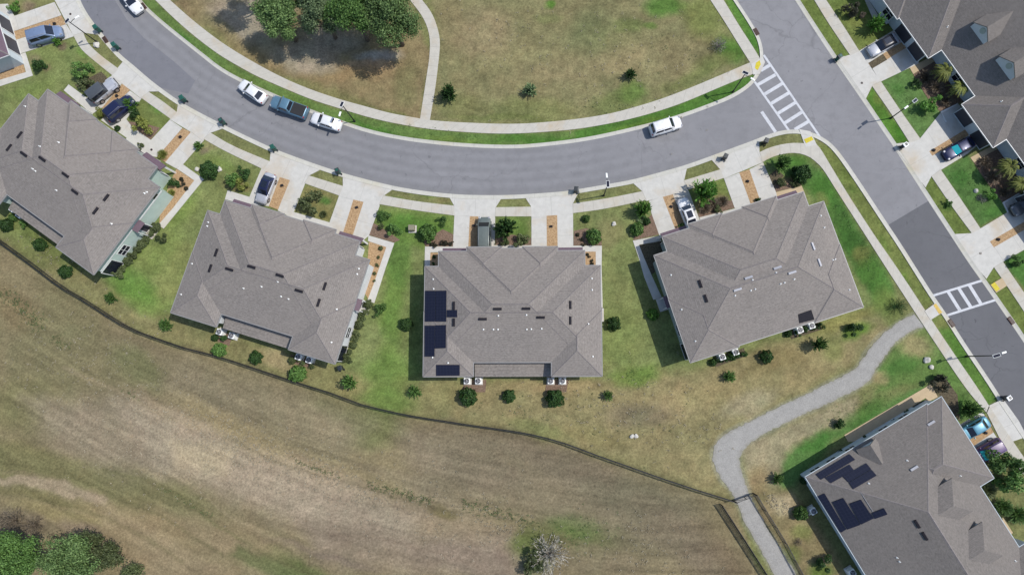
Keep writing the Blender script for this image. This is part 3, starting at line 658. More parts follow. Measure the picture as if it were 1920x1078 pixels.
for a, b in [
    ([(138, 67), (150, 91), (170, 109), (211, 142)], [(156, 61), (163, 80), (185, 102), (223, 130)]),
    ([(265, 184), (290, 202), (321, 224)], [(279, 173), (305, 190), (332, 211)]),
    ([(382, 261), (420, 283), (494, 318)], [(394.5, 249), (435, 274), (506, 303)]),
    ([(571, 344), (636, 367)], [(579, 329.5), (644, 349.5)]),
    ([(711, 383), (780, 395), (853, 404.5)], [(719, 367), (780, 378), (851, 386)]),
    ([(928, 406), (997, 406)], [(929, 389), (996, 388)]),
    ([(1074, 400), (1130, 393), (1212, 375.5)], [(1074, 382), (1130, 374), (1205, 359)]),
    ([(1290, 356), (1357, 334)], [(1282, 339), (1351, 318)]),
    ([(1429, 305), (1442, 297), (1462, 290), (1490, 286), (1515, 292.5), (1530, 304), (1543, 317), (1565, 353), (1615, 430), (1653, 490), (1685.5, 540), (1723, 597.6), (1773, 673), (1812, 731), (1850, 774)],
     [(1424, 286), (1440, 278), (1465, 271), (1490, 268), (1510, 270), (1522, 266), (1534, 272), (1555, 307.6), (1590, 366), (1640, 443), (1667, 481), (1707, 540), (1742, 594), (1793, 670), (1832, 726), (1855, 762)]),
    ([(1507, -30), (1526, 0), (1553, 45), (1594, 105)], [(1528, -30), (1548, 0), (1580, 47.6), (1611, 97)]),
    ([(1634, 161), (1673, 217), (1705, 268)], [(1651, 153), (1690.5, 212), (1726, 262)]),
    ([(1746, 331), (1786, 390), (1822, 438)], [(1763, 318), (1796, 366), (1838, 429)]),
    ([(1863, 501), (1891, 541), (1960, 645)], [(1880, 491), (1908, 532), (1980, 637)]),
    ([(1849, 772), (1881, 836), (1925, 898), (1960, 950)], [(1854, 760), (1898, 826), (1938, 884), (1970, 930)]),
]: walk(a, b)
# corner ramps and tactile mats
sheet("kerb_ramp", [(1498, 243), (1519, 247), (1531, 272), (1510, 277)], .075, 'concrete')
sheet("kerb_ramp", [(1408, 121), (1430, 108), (1434, 118), (1424, 140), (1412, 141)], .088, 'concrete')
sheet("kerb_ramp", [(1856, 534), (1878, 521), (1887, 536), (1867, 549)], .09, 'tanwalk')
sheet("kerb_ramp", [(1733, 583), (1752, 569), (1766, 586), (1744, 600)], .09, 'concrete')
for q, mt in (([(1507, 262), (1521, 256.5), (1525, 263), (1511, 269.5)], 'tactile'), ([(1417, 119), (1424, 114), (1426, 122), (1420, 133), (1415, 129)], 'tactile'),
              ([(1857, 534), (1864, 529), (1874, 542), (1867, 547)], 'tactile'), ([(1749, 572), (1754, 569), (1766, 586), (1760, 589)], 'tactile_worn')):
    m = MB(); m.prism([at(*p) for p in q], .09, .104); tag(m.build("tactile_paving", M[mt]), kind="structure")
# aprons
for q in ([(96, -12), (137, -12), (149, 14), (173, 50), (183, 66), (156, 62), (139, 69.5)],
          [(210, 142.5), (223, 126), (231, 116), (262, 141), (303, 172), (280, 172.5), (265, 185.5)],
          [(319, 224.5), (332, 210), (334, 197), (375, 219), (420, 241), (394, 250), (382.5, 263)],
          [(493, 318), (506, 303), (508, 282), (560, 303), (602, 318), (579, 330), (571, 347), (524, 332)],
          [(635, 367.5), (643, 349), (643, 330), (690, 344), (738, 354), (719, 368), (711, 386), (665, 375)],
          [(852, 405), (851, 385), (842, 369), (890, 372), (940, 372.5), (929.5, 389), (928, 407)],
          [(996, 407), (996, 388), (985, 371), (1040, 366.5), (1085, 361), (1074.5, 381), (1074.5, 401.5)],
          [(1211, 377.5), (1204, 359), (1187, 344), (1240, 329), (1288, 315), (1282.5, 339), (1290, 357.5)],
          [(1357, 335.5), (1350, 318), (1333, 299), (1380, 281), (1423, 265), (1424, 287), (1430, 305)],
          [(1592, 104), (1577, 108), (1569, 114), (1600, 158), (1622, 188), (1635, 162), (1652, 155), (1611, 96)],
          [(1704, 267), (1679, 270), (1676, 276), (1706, 315), (1735, 352), (1746, 331), (1764.5, 319), (1726, 260)],
          [(1820, 437.5), (1793, 439), (1786, 440), (1822, 491), (1849, 523), (1863, 501), (1881, 491), (1838.5, 428)],
          [(1848, 770), (1854, 760), (1880, 747), (1910, 789), (1925, 818), (1899, 827), (1883, 840)],
          ):
    sheet("driveway_apron", q, .052, 'slab')
for q in ([(102.4, 5), (115.6, 29.5), (16, 63), (4, 38), (26.7, 31)], [(124.5, 46.5), (139, 69), (27, 105), (18.5, 79.4)],
          [(210.5, 142), (229.5, 156.5), (189, 206), (172, 214), (163, 184)], [(244, 170.5), (265, 186), (237, 224), (250, 241), (239.4, 260), (190, 226), (204, 207)],
          [(319, 225), (342, 240.5), (295, 295), (277, 292), (264, 283), (282, 264.5)], [(358, 248.5), (383, 263), (343, 309), (330, 316), (310, 305)],
          [(490.6, 316), (525, 331.5), (504.5, 387), (472, 384), (467, 372)], [(544, 338), (571.5, 346.5), (551, 398), (545, 408), (521, 395)],
          [(636, 367), (663, 374), (643.5, 437), (617, 420)], [(682.5, 377), (712, 386), (692, 442), (680, 452), (661, 441)],
          [(852, 405), (881, 406), (878, 470), (849, 470)], [(896.5, 406), (928.5, 407), (927.5, 466), (896, 466)],
          [(996.5, 407), (1025, 404.5), (1025.5, 466), (996.5, 466)], [(1044.7, 403.5), (1074.5, 401.5), (1075, 470), (1045.5, 474)],
          [(1217, 376.5), (1242.5, 368.5), (1268, 434), (1238, 447), (1221, 399)], [(1261.3, 365), (1290.5, 357), (1312, 413), (1286, 428)],
          [(1357.5, 335.5), (1386, 324.5), (1408, 385), (1379, 395)], [(1405, 318), (1430.6, 305), (1455, 361), (1457, 373), (1425.5, 380)],
          [(1611, 96), (1663, 65), (1688, 50), (1703, 74), (1628, 120)], [(1635, 128.5), (1683, 99), (1704, 86), (1722, 114), (1722, 120), (1650.5, 154)],
          [(1763.5, 211.5), (1795, 194), (1832, 236), (1740, 286), (1725, 260)], [(1745.4, 293.5), (1820, 251), (1845, 262), (1814, 288.5), (1764, 319)],
          [(1838, 428.5), (1889, 398), (1879.6, 381), (1910, 362), (1960, 400), (1854.5, 454)], [(1863, 463.6), (1960, 409), (1970, 440), (1880, 491)],
          [(1797, 797), (1819, 784), (1842, 772), (1857, 799.5), (1800, 834)], [(1862, 810), (1881, 839), (1838, 868), (1815, 842)],
          ):
    sheet("driveway", q, .045, 'slab')
for q in ([(115.8, 30), (124.3, 46.3), (19, 79), (14.5, 64)], [(230.5, 157), (244, 170), (204, 206.5), (189.5, 205.5)], [(342.5, 241), (358, 248.5), (310.5, 304.5), (295, 294.5)],
          [(525, 331.7), (544, 338.3), (521.5, 393.5), (504.3, 387)], [(663, 374), (682.5, 377), (662, 440), (643.5, 436)], [(881, 405.5), (897, 406), (896, 466), (878, 466)],
          [(1024.8, 404), (1044.8, 403), (1045.5, 466), (1025.4, 466)], [(1242, 368.3), (1261.3, 364.8), (1286, 428), (1267.6, 434)], [(1386, 324), (1405, 318), (1425.6, 378), (1407.8, 384)],
          [(1627.5, 119.5), (1700, 74), (1706, 86), (1635.5, 129)], [(1740, 285.5), (1815, 240), (1822, 251), (1745.4, 294)], [(1854.5, 453.6), (1960, 393), (1966, 405), (1863, 464)],
          [(1856.5, 799.5), (1862.5, 810), (1815.5, 842), (1800, 833)]):
    sheet("mulch_strip", q, .05, 'orange', .09)
sheet("mulch_strip", [(1628, 118.8), (1655, 102), (1663, 113), (1635.3, 129.3)], .056, 'darkmulch')
# front walks
for q, mt in (([(0, 38), (10, 46), (15, 65), (28, 106), (48, 99), (62, 142.5), (-5, 164), (-5, 152), (49, 136), (41, 106), (18, 112), (0, 60)], 'concrete'), ([(-10, 9), (15, 8), (28, 32), (4, 40), (-10, 36)], 'concrete'),
           ([(250, 240), (283, 263), (266, 286), (236, 262)], 'concrete'), ([(343, 308.5), (382.5, 336.5), (307, 429), (297, 422), (325, 390), (364.6, 338.7), (331, 316)], 'concrete'), ([(163, 184), (175, 190), (172, 214), (120, 170), (129, 159)], 'concrete'),
           ([(427, 357), (476, 372), (473, 388), (422, 374)], 'concrete'), ([(545, 396), (617, 417), (646, 434), (646, 448), (530, 412)], 'concrete'),
           ([(691, 441.5), (739.4, 455.8), (724, 500), (702, 568), (688, 566), (701, 532), (724.5, 463.5), (690, 452)], 'concrete'),
           ([(797, 462.5), (851, 462.5), (851, 473), (823, 473), (807, 473.5), (806, 503), (796, 503)], 'concrete'), ([(1074, 461), (1128.6, 461), (1128, 500), (1130, 577), (1124, 577), (1117, 500), (1117, 472), (1074, 472)], 'concrete'),
           ([(885, 460), (1000, 460), (1000, 474), (885, 474)], 'concrete'), ([(1311, 408), (1379, 391), (1400, 400), (1320, 425)], 'concrete'),
           ([(1186.5, 451.5), (1237, 442), (1240, 452), (1198, 459), (1207, 482), (1222, 517), (1241, 558), (1225, 562), (1208, 520), (1199, 488)], 'concrete'),
           ([(1454, 361), (1503, 348.7), (1508, 361), (1518, 390), (1510, 392), (1500, 366), (1457, 374)], 'tanwalk'),
           ([(1705.5, 128), (1733, 113.5), (1752, 103), (1772, 93), (1777, 101), (1740, 123), (1712, 139.5)], 'tanwalk'), ([(1819, 296), (1848, 280), (1885, 262), (1890, 270), (1854, 288), (1826, 305)], 'tanwalk'),
           ([(1583, 815), (1745, 720), (1758, 744), (1742, 752), (1735, 746), (1610, 826), (1590, 828)], 'tanwalk'), ([(1612, -20), (1622, -10), (1648, 32), (1636, 34)], 'concrete')):
    sheet("front_walk", q, .04, mt)
for q, mt in (([(331, 317), (364.5, 339), (324, 391), (299, 422), (300, 400), (318, 345)], 'orange'), ([(692, 453), (724.5, 463.5), (702, 532), (690, 560), (682, 545), (690, 480)], 'orange'), ([(807, 474), (825, 474), (825, 500), (806, 500)], 'orange'),
           ([(1096, 472), (1117, 472), (1117, 499), (1096, 499)], 'orange'), ([(0, 124), (30, 106), (40, 105), (48, 136), (0, 151)], 'orange'), ([(240, 259), (250, 242), (262, 250), (249, 268)], 'orange'),
           ([(1198, 458.5), (1240, 450), (1250, 490), (1222, 515), (1207, 482)], 'darkmulch'), ([(1076, 433), (1100, 428), (1128, 440), (1128, 460.5), (1075, 460.5)], 'brownmulch'),  # the darkmulch bed here carries the house's shade in its colour
           ([(795, 452), (830, 430), (851, 440), (850, 462), (797, 462)], 'brownmulch'), ([(700, 418), (720, 430), (750, 450), (739, 455), (692, 441)], 'brownmulch'),
           ([(1190, 440), (1222, 402), (1236, 440), (1187, 451)], 'brownmulch'), ([(1450, 348), (1502, 335), (1503, 348), (1454, 360.5)], 'brownmulch'), ([(1456, 318), (1470, 330), (1450, 347), (1441, 330)], 'darkmulch'),
           ([(262, 266), (281, 264), (300, 240), (270, 232), (240, 228)], 'brownmulch'), ([(1712, 140), (1737, 125), (1772, 102), (1830, 182), (1791, 197), (1765, 212), (1740, 186), (1722, 158)], 'brownmulch'),
           ([(1826, 305), (1852, 289), (1890, 268), (1950, 345), (1908, 364), (1880, 380), (1858, 352), (1838, 325)], 'brownmulch'), ([(1600, 818), (1740, 746), (1748, 756), (1606, 838)], 'darkmulch'), ([(1500, 893), (1595, 835), (1600, 843), (1506, 905)], 'darkmulch'),
           ([(1311, 409), (1308, 400), (1330, 380), (1372, 376), (1378, 390)], 'brownmulch'), ([(929, 460), (929, 448), (960, 440), (996, 446), (996, 460)], 'brownmulch'), ([(140, 160), (165, 178), (205, 150), (190, 135)], 'darkmulch'),
           ([(1760, 737), (1748, 718), (1775, 712), (1795, 740), (1800, 790), (1780, 770)], 'darkmulch'),
           ([(872, 712), (912, 712), (910, 735), (866, 735)], 'brownmulch'), ([(1025, 712), (1066, 712), (1062, 735), (1022, 735)], 'brownmulch'),
           ([(412, 622), (436, 628), (430, 648), (408, 640)], 'brownmulch'), ([(545, 665), (590, 674), (584, 690), (545, 680)], 'brownmulch'), ([(1335, 672), (1395, 652), (1398, 668), (1342, 688)], 'darkmulch'), ([(1478, 622), (1536, 602), (1540, 618), (1484, 636)], 'darkmulch')):
    sheet("planting_bed", q, .03, mt, .08)
# a white kerb board round the shaded drives on the right
for q in ([(1763, 210), (1792, 196), (1793, 198), (1765, 212.5), (1774, 229), (1772.5, 230.5)], [(1879, 380), (1908, 363), (1909, 365), (1881.5, 381.5), (1890, 397.5), (1888.5, 399)]):
    sheet("edging_board", q, .13, 'trim', .12)
# gravel path
a = resamp(smooth([at(*p) for p in GL]), 150); b = resamp(smooth([at(*p) for p in GR]), 150)
a = [p+Vector((rnd.uniform(-.11, .11), rnd.uniform(-.11, .11), 0)) for p in a]; b = [p+Vector((rnd.uniform(-.11, .11), rnd.uniform(-.11, .11), 0)) for p in b]
strip("gravel_path", a, b, .03, .03, 'gravel', (.5, .06))
# the driven lanes, worn along their length
def lanes(left, right, flip=False):
    n = 120; a = resamp(smooth([at(*p) for p in left]), n); b = resamp(smooth([at(*p) for p in right]), n)
    rows = 7; vs = []; fs = []
    for r_ in range(rows):
        for p, q in zip(a, b): w_ = p.lerp(q, r_/(rows-1)); vs.append((w_.x, w_.y, .0145))
    for r_ in range(rows-1):
        for i in range(n-1): fs.append((r_*n+i, r_*n+i+1, (r_+1)*n+i+1, (r_+1)*n+i))
    me = bpy.data.meshes.new("road_lanes"); me.from_pydata(vs, [], fs); uv = me.uv_layers.new(name="UVMap")
    for lp in me.loops: uv.data[lp.index].uv = ((lp.vertex_index % n)/(n-1), (lp.vertex_index//n)/(rows-1))
    bm = bmesh.new(); bm.from_mesh(me); bmesh.ops.recalc_face_normals(bm, faces=bm.faces)
    if sum(f.normal.z for f in bm.faces) < 0: bmesh.ops.reverse_faces(bm, faces=bm.faces)
    bm.to_mesh(me); bm.free(); me.materials.append(M['asphalt_lanes'])
    o = bpy.data.objects.new("road_lanes", me); col.objects.link(o); tag(o, kind="structure")
lanes(KU[:19], [p for p in KL_ if p[0] < 1374])
# newer asphalt and joints
seamA = [(1666, 421.5), (1740, 377.5)]
rr = [p for p in KL_ if p[1] > 421 and p[0] > 1660]; rl = [p for p in KR if p[1] > 377 and p[0] > 1735]
m = MB(); m.prism([at(*p) for p in [seamA[0]]+rr+rl[::-1]+[seamA[1]]], 0, .017); tag(m.build("road_patch", M['asphalt_dark']), kind="structure")
m = MB(); m.prism([at(*p) for p in [(205, -30), (215, 0), (238, 38), (270, 72), (300, 95), (330, 119), (366, 152), (353, 176)]+[p for p in KL_ if p[0] < 330][::-1]], 0, .016)
tag(m.build("road_patch", M['asphalt_mid']), kind="structure")
# painted crossing lines
def bar(a, b, w, z=.022):
    a, b = at(*a), at(*b); t = (b-a).normalized(); n = Vector((-t.y, t.x, 0))*w*SC/2
    m = MB(); m.prism([a+n, b+n, b-n, a-n], .01, z); return m
def painted(parts, name="road_marking"):
    m = MB()
    for a, b, w, z in parts:
        q = bar(a, b, w, z); m.add(q.v, q.f)
    return tag(m.build(name, M['paint']), kind="structure")
L0, L1, R0, R1 = Vector((1415, 154)), Vector((1479, 245)), Vector((1432, 104)), Vector((1537, 257))
lst = [(L0, L1, 4.2, .024), (R0, R1, 4.2, .024)]
for a, b in (((1426.4, 133), (1443, 123)), ((1421, 159.4), (1454, 140.7)), ((1434, 177), (1467, 157)), ((1446, 194.6), (1479, 174.8)), ((1458.4, 213.3), (1492, 192.4)), ((1471.6, 231), (1504.6, 210)), ((1490, 243.5), (1516.7, 227.7))):
    lst.append((a, b, 6.4, .020))
painted([(tuple(p[0]), tuple(p[1]), p[2], p[3]) for p in lst], "crosswalk_marking")
painted([((1428, 210), (1454, 248), 6, .02)], "stop_line")
painted([((1750, 554), (1843, 525.5), 4.2, .024), ((1776, 591), (1869, 561.5), 4.2, .024)]+[(p, q, 6.2, .021) for p, q in (((1777, 546), (1801, 584)), ((1797, 540), (1821, 577)), ((1817, 534), (1840, 571)))], "crosswalk_marking")

# ------------------------------------------------------------------ houses
EAVE = 3.9
class House:
    """root Empty at the slab centre; local x along the front, y towards the street; rects = hip roofs (x0, x1, y0, y1) on one pitch"""
    def __init__(s, name, label, org, ang, eave, pitch, rects, wall, roof='roof', gutter='fascia', inset=.45):
        s.root = tag(empty(name, (org.x, org.y, 0), ang), label, "house")
        s.org = Vector((org.x, org.y, 0)); s.ang = ang; s.eave = eave; s.p = pitch; s.rects = rects
        s.ca, s.sa = math.cos(ang), math.sin(ang)
        r = MB(); rg = MB(); gt = MB(); w = MB(); inv = math.sqrt(1+pitch*pitch)
        for k, (x0, x1, y0, y1) in enumerate(rects):
            e = eave+.006*k
            h = min(x1-x0, y1-y0)/2
            if x1-x0 >= y1-y0: A, B = (x0+h, (y0+y1)/2), (x1-h, (y0+y1)/2)
            else: A, B = ((x0+x1)/2, y0+h), ((x0+x1)/2, y1-h)
            z1 = e+h*pitch
            c = [(x0, y0), (x1, y0), (x1, y1), (x0, y1)]
            vs = [(p[0], p[1], e) for p in c]+[(A[0], A[1], z1), (B[0], B[1], z1)]+[(p[0], p[1], e-.18) for p in c]
            fs = [(0, 1, 5, 4), (1, 2, 5), (2, 3, 4, 5), (3, 0, 4)] if x1-x0 >= y1-y0 else [(0, 1, 4), (1, 2, 5, 4), (2, 3, 5), (3, 0, 4, 5)]
            fs += [(0, 6, 7, 1), (1, 7, 8, 2), (2, 8, 9, 3), (3, 9, 6, 0), (9, 8, 7, 6)]
            r.add(vs, fs)
            V = [Vector(v) for v in vs]
            hips = [(0, 4), (1, 5), (2, 5), (3, 4), (4, 5)] if x1-x0 >= y1-y0 else [(0, 4), (1, 4), (2, 5), (3, 5), (4, 5)]
            for i, j in hips:
                a, b = V[i], V[j]
                if (b-a).length < .3: continue
                nn = 40; vis = [s.hz(*(a.lerp(b, (q+.5)/nn)).xy)[0] <= a.lerp(b, (q+.5)/nn).z+.012 for q in range(nn)]
                if not any(vis): continue
                q0 = vis.index(True); q1 = nn-vis[::-1].index(True); a, b = a.lerp(b, q0/nn), a.lerp(b, q1/nn)
                t = (b-a).normalized(); sd = Vector((-t.y, t.x, 0)).normalized()*.17; up = Vector((0, 0, .035))
                dn = Vector((0, 0, -.07))
                n0 = len(rg.v)
                q = [a+sd+dn, a+up, a-sd+dn, b+sd+dn, b+up, b-sd+dn]
                rg.add(q, [(1, 4, 3, 0), (2, 5, 4, 1), (0, 2, 1), (3, 4, 5)])
            for i in range(4):
                a, b = V[i], V[(i+1) % 4]; t = (b-a).normalized(); n_ = Vector((t.y, -t.x, 0))
                for q0, q1 in (((a-t*.0), (b+t*.0)),):
                    mid = (q0+q1)/2+n_*.06; L = (q1-q0).length
                    gt.box((mid.x, mid.y, e-.075-.002*k), (L+.12, .11 if gutter == 'fascia' else .085, .12), math.atan2(t.y, t.x))
            i_ = inset+.004*k
            w.box(((x0+x1)/2, (y0+y1)/2, (eave-.12)/2), (x1-x0-2*i_, y1-y0-2*i_, eave-.12-.004*k))
        s.wall = w.build("wall", M[wall], s.root)
        s.roof = r.build("roof", M[roof], s.root)
        rg.build("ridge_cap", M['ridge'], s.roof)
        gt.build("gutter", M[gutter], s.roof)
    def loc(s, P):
        q = P-s.org; return Vector((q.x*s.ca+q.y*s.sa, -q.x*s.sa+q.y*s.ca, P.z))
    def hz(s, x, y):
        best = -1e9; slope = (0, 0)
        for k, (x0, x1, y0, y1) in enumerate(s.rects):
            ds = [(x-x0, (1, 0)), (x1-x, (-1, 0)), (y-y0, (0, 1)), (y1-y, (0, -1))]
            m = min(ds, key=lambda t: t[0]); z = s.eave+.006*k+m[0]*s.p
            if z > best: best = z; slope = m[1]
        return best, slope
    def hit(s, px, py):
        """where the sight line of a photo pixel meets this roof (local coordinates) and the slope direction there"""
        z = s.eave+1
        for _ in range(30):
            q = s.loc(at(px, py, z)); zz, sl = s.hz(q.x, q.y); z = z*.4+zz*.6
        return Vector((q.x, q.y, zz)), sl
    def box_on(s, px, py, size, h, mat, name="roof_vent", along=0):
        q, sl = s.hit(px, py)
        n = Vector((-sl[0]*s.p, -sl[1]*s.p, 1)).normalized()
        u = Vector((1, 0, 0)) if along == 0 else Vector((0, 1, 0)); u = (u-n*u.dot(n)).normalized(); v = n.cross(u)
        m = MB()
        L, W = size[0]/2, size[1]/2
        lo = [q+u*a*L+v*b*W-n*.03 for a, b in ((-1, -1), (1, -1), (1, 1), (-1, 1))]
        hi = [q+u*a*(L-.03)+v*b*(W-.05)+n*h for a, b in ((-1, -1), (1, -1), (1, 1), (-1, 1))]
        m.add(lo+hi, [(3, 2, 1, 0), (4, 5, 6, 7), (0, 1, 5, 4), (1, 2, 6, 5), (2, 3, 7, 6), (3, 0, 4, 7)])
        if u.cross(v).z < 0: m.f = [tuple(reversed(f)) for f in m.f]
        return m.build(name, M[mat], s.roof)
    def pipe(s, px, py):
        q, sl = s.hit(px, py)
        m = MB(); m.cyl((q.x, q.y, q.z+.10), .05, .26, 8); m.cyl((q.x, q.y, q.z+.02), .12, .05, 10, r2=.07)
        return m.build("vent_pipe", M['pvc'], s.roof)
    def panel(s, quad, rows=1):
        """solar collector laid on the slope at four photo pixels"""
        P = [s.hit(*p)[0]+Vector((0, 0, .1)) for p in quad]
        m = MB(); m.quad3(P, .05); o = m.build("solar_panel", M['solar'], s.roof)
        f = MB()
        for i in range(4):
            a, b = P[i], P[(i+1) % 4]; f.tube([a+Vector((0, 0, .012)), b+Vector((0, 0, .012))], .022, 5)
        return o
    def window(s, x, y, z, w, h, face, name="window", mat='glass', mull=True, frame='trim'):
        """face: unit outward direction (fx, fy) of the wall the window sits in"""
        fx, fy = face; t = Vector((-fy, fx, 0)); n = Vector((fx, fy, 0)); c = Vector((x, y, z)); up = Vector((0, 0, 1))
        rz = math.atan2(t.y, t.x)
        g = MB(); p = c+n*.02; g.box(p, (w, .05, h), rz)
        o = g.build(name, M[mat], s.root)
        f = MB()
        for a, b, sx, sz in ((0, h/2+.05, w+.2, .1), (0, -h/2-.05, w+.2, .1), (-w/2-.05, 0, .1, h), (w/2+.05, 0, .1, h))+(((0, 0, .05, h), (-w/4, 0, w/2-.05, .05), (w/4, 0, w/2-.05, .05)) if mull else ()):
            q = c+n*.045+t*a+up*b; f.box(q, (sx, .07, sz), rz)
        f.build("frame", M[frame], o)
        return o

# --- the four twin houses share one plan, measured on the middle one (unit: 1 = .0198 m)
FR = {"M": (95, 1280, 215, 862), "F": (187, 1175, 112, 860), "L": (93, 425, 520, 955), "R": (950, 1282, 520, 955), "G": (380, 990, 94, 760), "g": (378, 612, 84, 420), "h": (758, 992, 84, 420)}
def twin(name, label, corners, wall, recess=True, gutter='fascia', roof='roof'):
    """corners: photo pixels of the main eave corners front-left, rear-left, rear-right, front-right"""
    W = [at(p[0], p[1], EAVE) for p in corners]
    k = (W[2]-W[1]).length/1189
    Lc = [Vector(((u-687)*k, -(v-585)*k, 0)) for u, v in ((95, 215), (93, 955), (1282, 955), (1280, 215))]
    cw = sum(W, Vector())/4; cl = sum(Lc, Vector())/4
    S = sum((l.x*(w-cw).y-l.y*(w-cw).x) for l, w in zip([l-cl for l in Lc], W)); C = sum((l.x*(w-cw).x+l.y*(w-cw).y) for l, w in zip([l-cl for l in Lc], W))
    ang = math.atan2(S, C)
    org = cw-Matrix.Rotation(ang, 3, 'Z') @ cl
    rects = []
    for q in ("M", "F", "L", "R", "G", "g", "h"):
        u0, u1, v0, v1 = FR[q]
        if not recess and q == "M": v1 = 945
        rects.append(((u0-687)*k, (u1-687)*k, -(v1-585)*k, -(v0-585)*k))
    h = House(name, label, org, ang, EAVE, .29, rects, wall, roof, gutter)
    h.k = k
    h.uv = lambda u, v: ((u-687)*k, -(v-585)*k)
    # small lower roofs over the outer garage bays
    for a, b in ((200, 378), (994, 1168)):
        x0, y0 = h.uv(a, 122); x1, y1 = h.uv(b, 76)
        m = MB(); m.quad3([(x0, y0, 2.95), (x1, y0, 2.95), (x1, y1, 2.62), (x0, y1, 2.62)], .12)
        m.box(((x0+x1)/2, y1-.02, 2.5), (x1-x0, .10, .22)); m.build("pent_roof", M['mauve'], h.root)
        for xx in (x0+.25, x1-.25):
            q = MB(); q.box((xx, y1-.25, 1.2), (.24, .24, 2.4)); q.build("post", M['trim'], h.root)
    ins = .45
    for a, b in ((400, 590), (780, 970)):
        x0, y0 = h.uv(a, 84); x1, _ = h.uv(b, 84); h.window((x0+x1)/2, y0-ins, 1.25, 2.6, 2.3, (0, 1), "garage_door", 'garage', False)
    for a in (230, 330, 1030, 1130):
        x0, y0 = h.uv(a, 112); h.window(x0, y0-ins, 1.6, 1.1, 1.3, (0, 1))
    if recess:
        x0, y0 = h.uv(428, 960); x1, y1 = h.uv(947, 868)
        m = MB(); m.quad3([(x0, y0, 2.45), (x1, y0, 2.45), (x1, y1+.3, 2.75), (x0, y1+.3, 2.75)], .14); m.build("lanai_roof", M[roof], h.root)
        for i in range(7):
            q = MB(); q.box((x0+.1+(x1-x0-.2)*i/6, y0+.12, 1.15), (.12, .12, 2.3)); q.build("lanai_post", M['trim'], h.root)
        m = MB(); m.box(((x0+x1)/2, y0+.13, 1.1), (x1-x0-.2, .03, 2.1)); m.build("lanai_screen", M['black'], h.root)
    return h
def side_wall(h, right):
    """windows, band, side porch and slab on the end wall"""
    sx = 1 if right else -1
    u = 1280 if right else 95
    x, _ = h.uv(u, 0); xw = x-sx*.45
    _, y0 = h.uv(0, 222); _, y1 = h.uv(0, 945)
    m = MB(); m.box((xw+sx*.03, (y0+y1)/2, 2.62), (.09, abs(y1-y0)-.5, .2)); m.build("wall_band", M['trim'], h.root)
    yy = lambda v: h.uv(0, v)[1]
    h.window(xw, yy(735), 1.55, 1.5, 1.25, (sx, 0)); h.window(xw, yy(885), 1.2, 2.2, 2.2, (sx, 0), "patio_door", 'glass', False)
    h.window(xw, yy(290), 3.0, .9, .5, (sx, 0), mull=False)
    yp = yy(530)
    m = MB(); q = [(xw, yp-.85, 2.75), (xw, yp+.85, 2.75), (xw+sx*.8, yp+.85, 2.45), (xw+sx*.8, yp-.85, 2.45)]
    m.quad3(q, .1); m.build("porch_roof", M['mauve'], h.root)
    m = MB(); m.box((xw+sx*.65, yp, .07), (1.25, 1.9, .14)); m.build("porch_slab", M['concrete'], h.root)
    h.window(xw, yp, 1.1, 1.0, 2.0, (sx, 0), "door", 'garage', False)
    for dy in (-.75, .75):
        q = MB(); q.box((xw+sx*.72, yp+dy, 1.22), (.12, .12, 2.4)); q.build("post", M['trim'], h.root)
def vents(h, base, sc_, us, vs_, pipes, mu='vent', mv=None):
    X = lambda p: (base[0]+p[0]/sc_, base[1]+p[1]/sc_)
    for p in us: h.box_on(*X(p), (1.12, .36), .16, mu, along=0)
    for k, p in enumerate(vs_): h.box_on(*X(p), (1.12, .36), .16, (mv or [mu]*9)[k], along=1)
    for p in pipes: h.pipe(*X(p))

h3 = twin("twin_house", "grey-roofed twin house in the middle with dark solar panels on its left slope", [(797, 500), (793.7, 705.9), (1128.3, 703.5), (1126, 499)], 'cream', gutter='fascia')
side_wall(h3, True); side_wall(h3, False)
B3 = (770, 440)
vents(h3, B3, 3.592, [(585, 500), (778, 498), (485, 568), (876, 557)], [(291, 478), (291, 590), (1075, 473), (1075, 578)],
      [(590, 545), (780, 540), (490, 637), (557, 637), (588, 637), (782, 637), (812, 635), (882, 632), (152, 300), (155, 365), (1220, 295), (1222, 372), (1197, 600), (1227, 820), (148, 826), (252, 862)])
for q in ([(99, 378), (166, 378), (166, 585), (97, 585)], [(169, 378), (241, 377), (240, 585), (169, 585)], [(246, 507), (313, 507), (313, 556), (246, 556)],
          [(96, 612), (162, 612), (161, 820), (95, 820)], [(166, 610), (238, 608), (237, 763), (165, 766)], [(173, 876), (331, 876), (331, 948), (173, 950)]):
    h3.panel([(770+x/3.592, 440+y/3.592) for x, y in q])
h2 = twin("twin_house", "grey-roofed twin house with a white end wall, left of the house with solar panels", [(386.5, 395), (320.7, 585), (629, 678.5), (694, 491.6)], 'white_s')
side_wall(h2, True); side_wall(h2, False)
vents(h2, (310, 360), 3.267, [(393, 474), (529, 459), (702, 512), (819, 605)], [(313, 372), (276, 468), (976, 577), (938, 678)],
      [(264, 187), (258, 210), (165, 440), (98, 628), (690, 550), (1185, 470), (1175, 503), (1050, 718), (1018, 920), (480, 590), (590, 580), (755, 655), (710, 640)])
h1 = twin("twin_house", "grey-roofed twin house with mint green end wall at the left edge", [(53.5, 180), (-75, 334), (175.3, 509), (302, 353.7)], 'mint')
side_wall(h1, True)
vents(h1, (0, 160), 2.995, [(135, 388), (239, 415), (369, 504), (422, 599)], [(113, 281), (53, 352), (597, 631), (537, 705)],
      [(143, 120), (226, 345), (627, 778), (825, 600), (812, 607), (330, 322), (185, 470), (200, 482), (318, 590)])
h4 = twin("twin_house", "grey-roofed twin house with shiny silver roof vents beside the street corner", [(1229, 482), (1294.5, 674), (1618.3, 572), (1542, 384)], 'greenish', recess=False)
side_wall(h4, False); side_wall(h4, True)
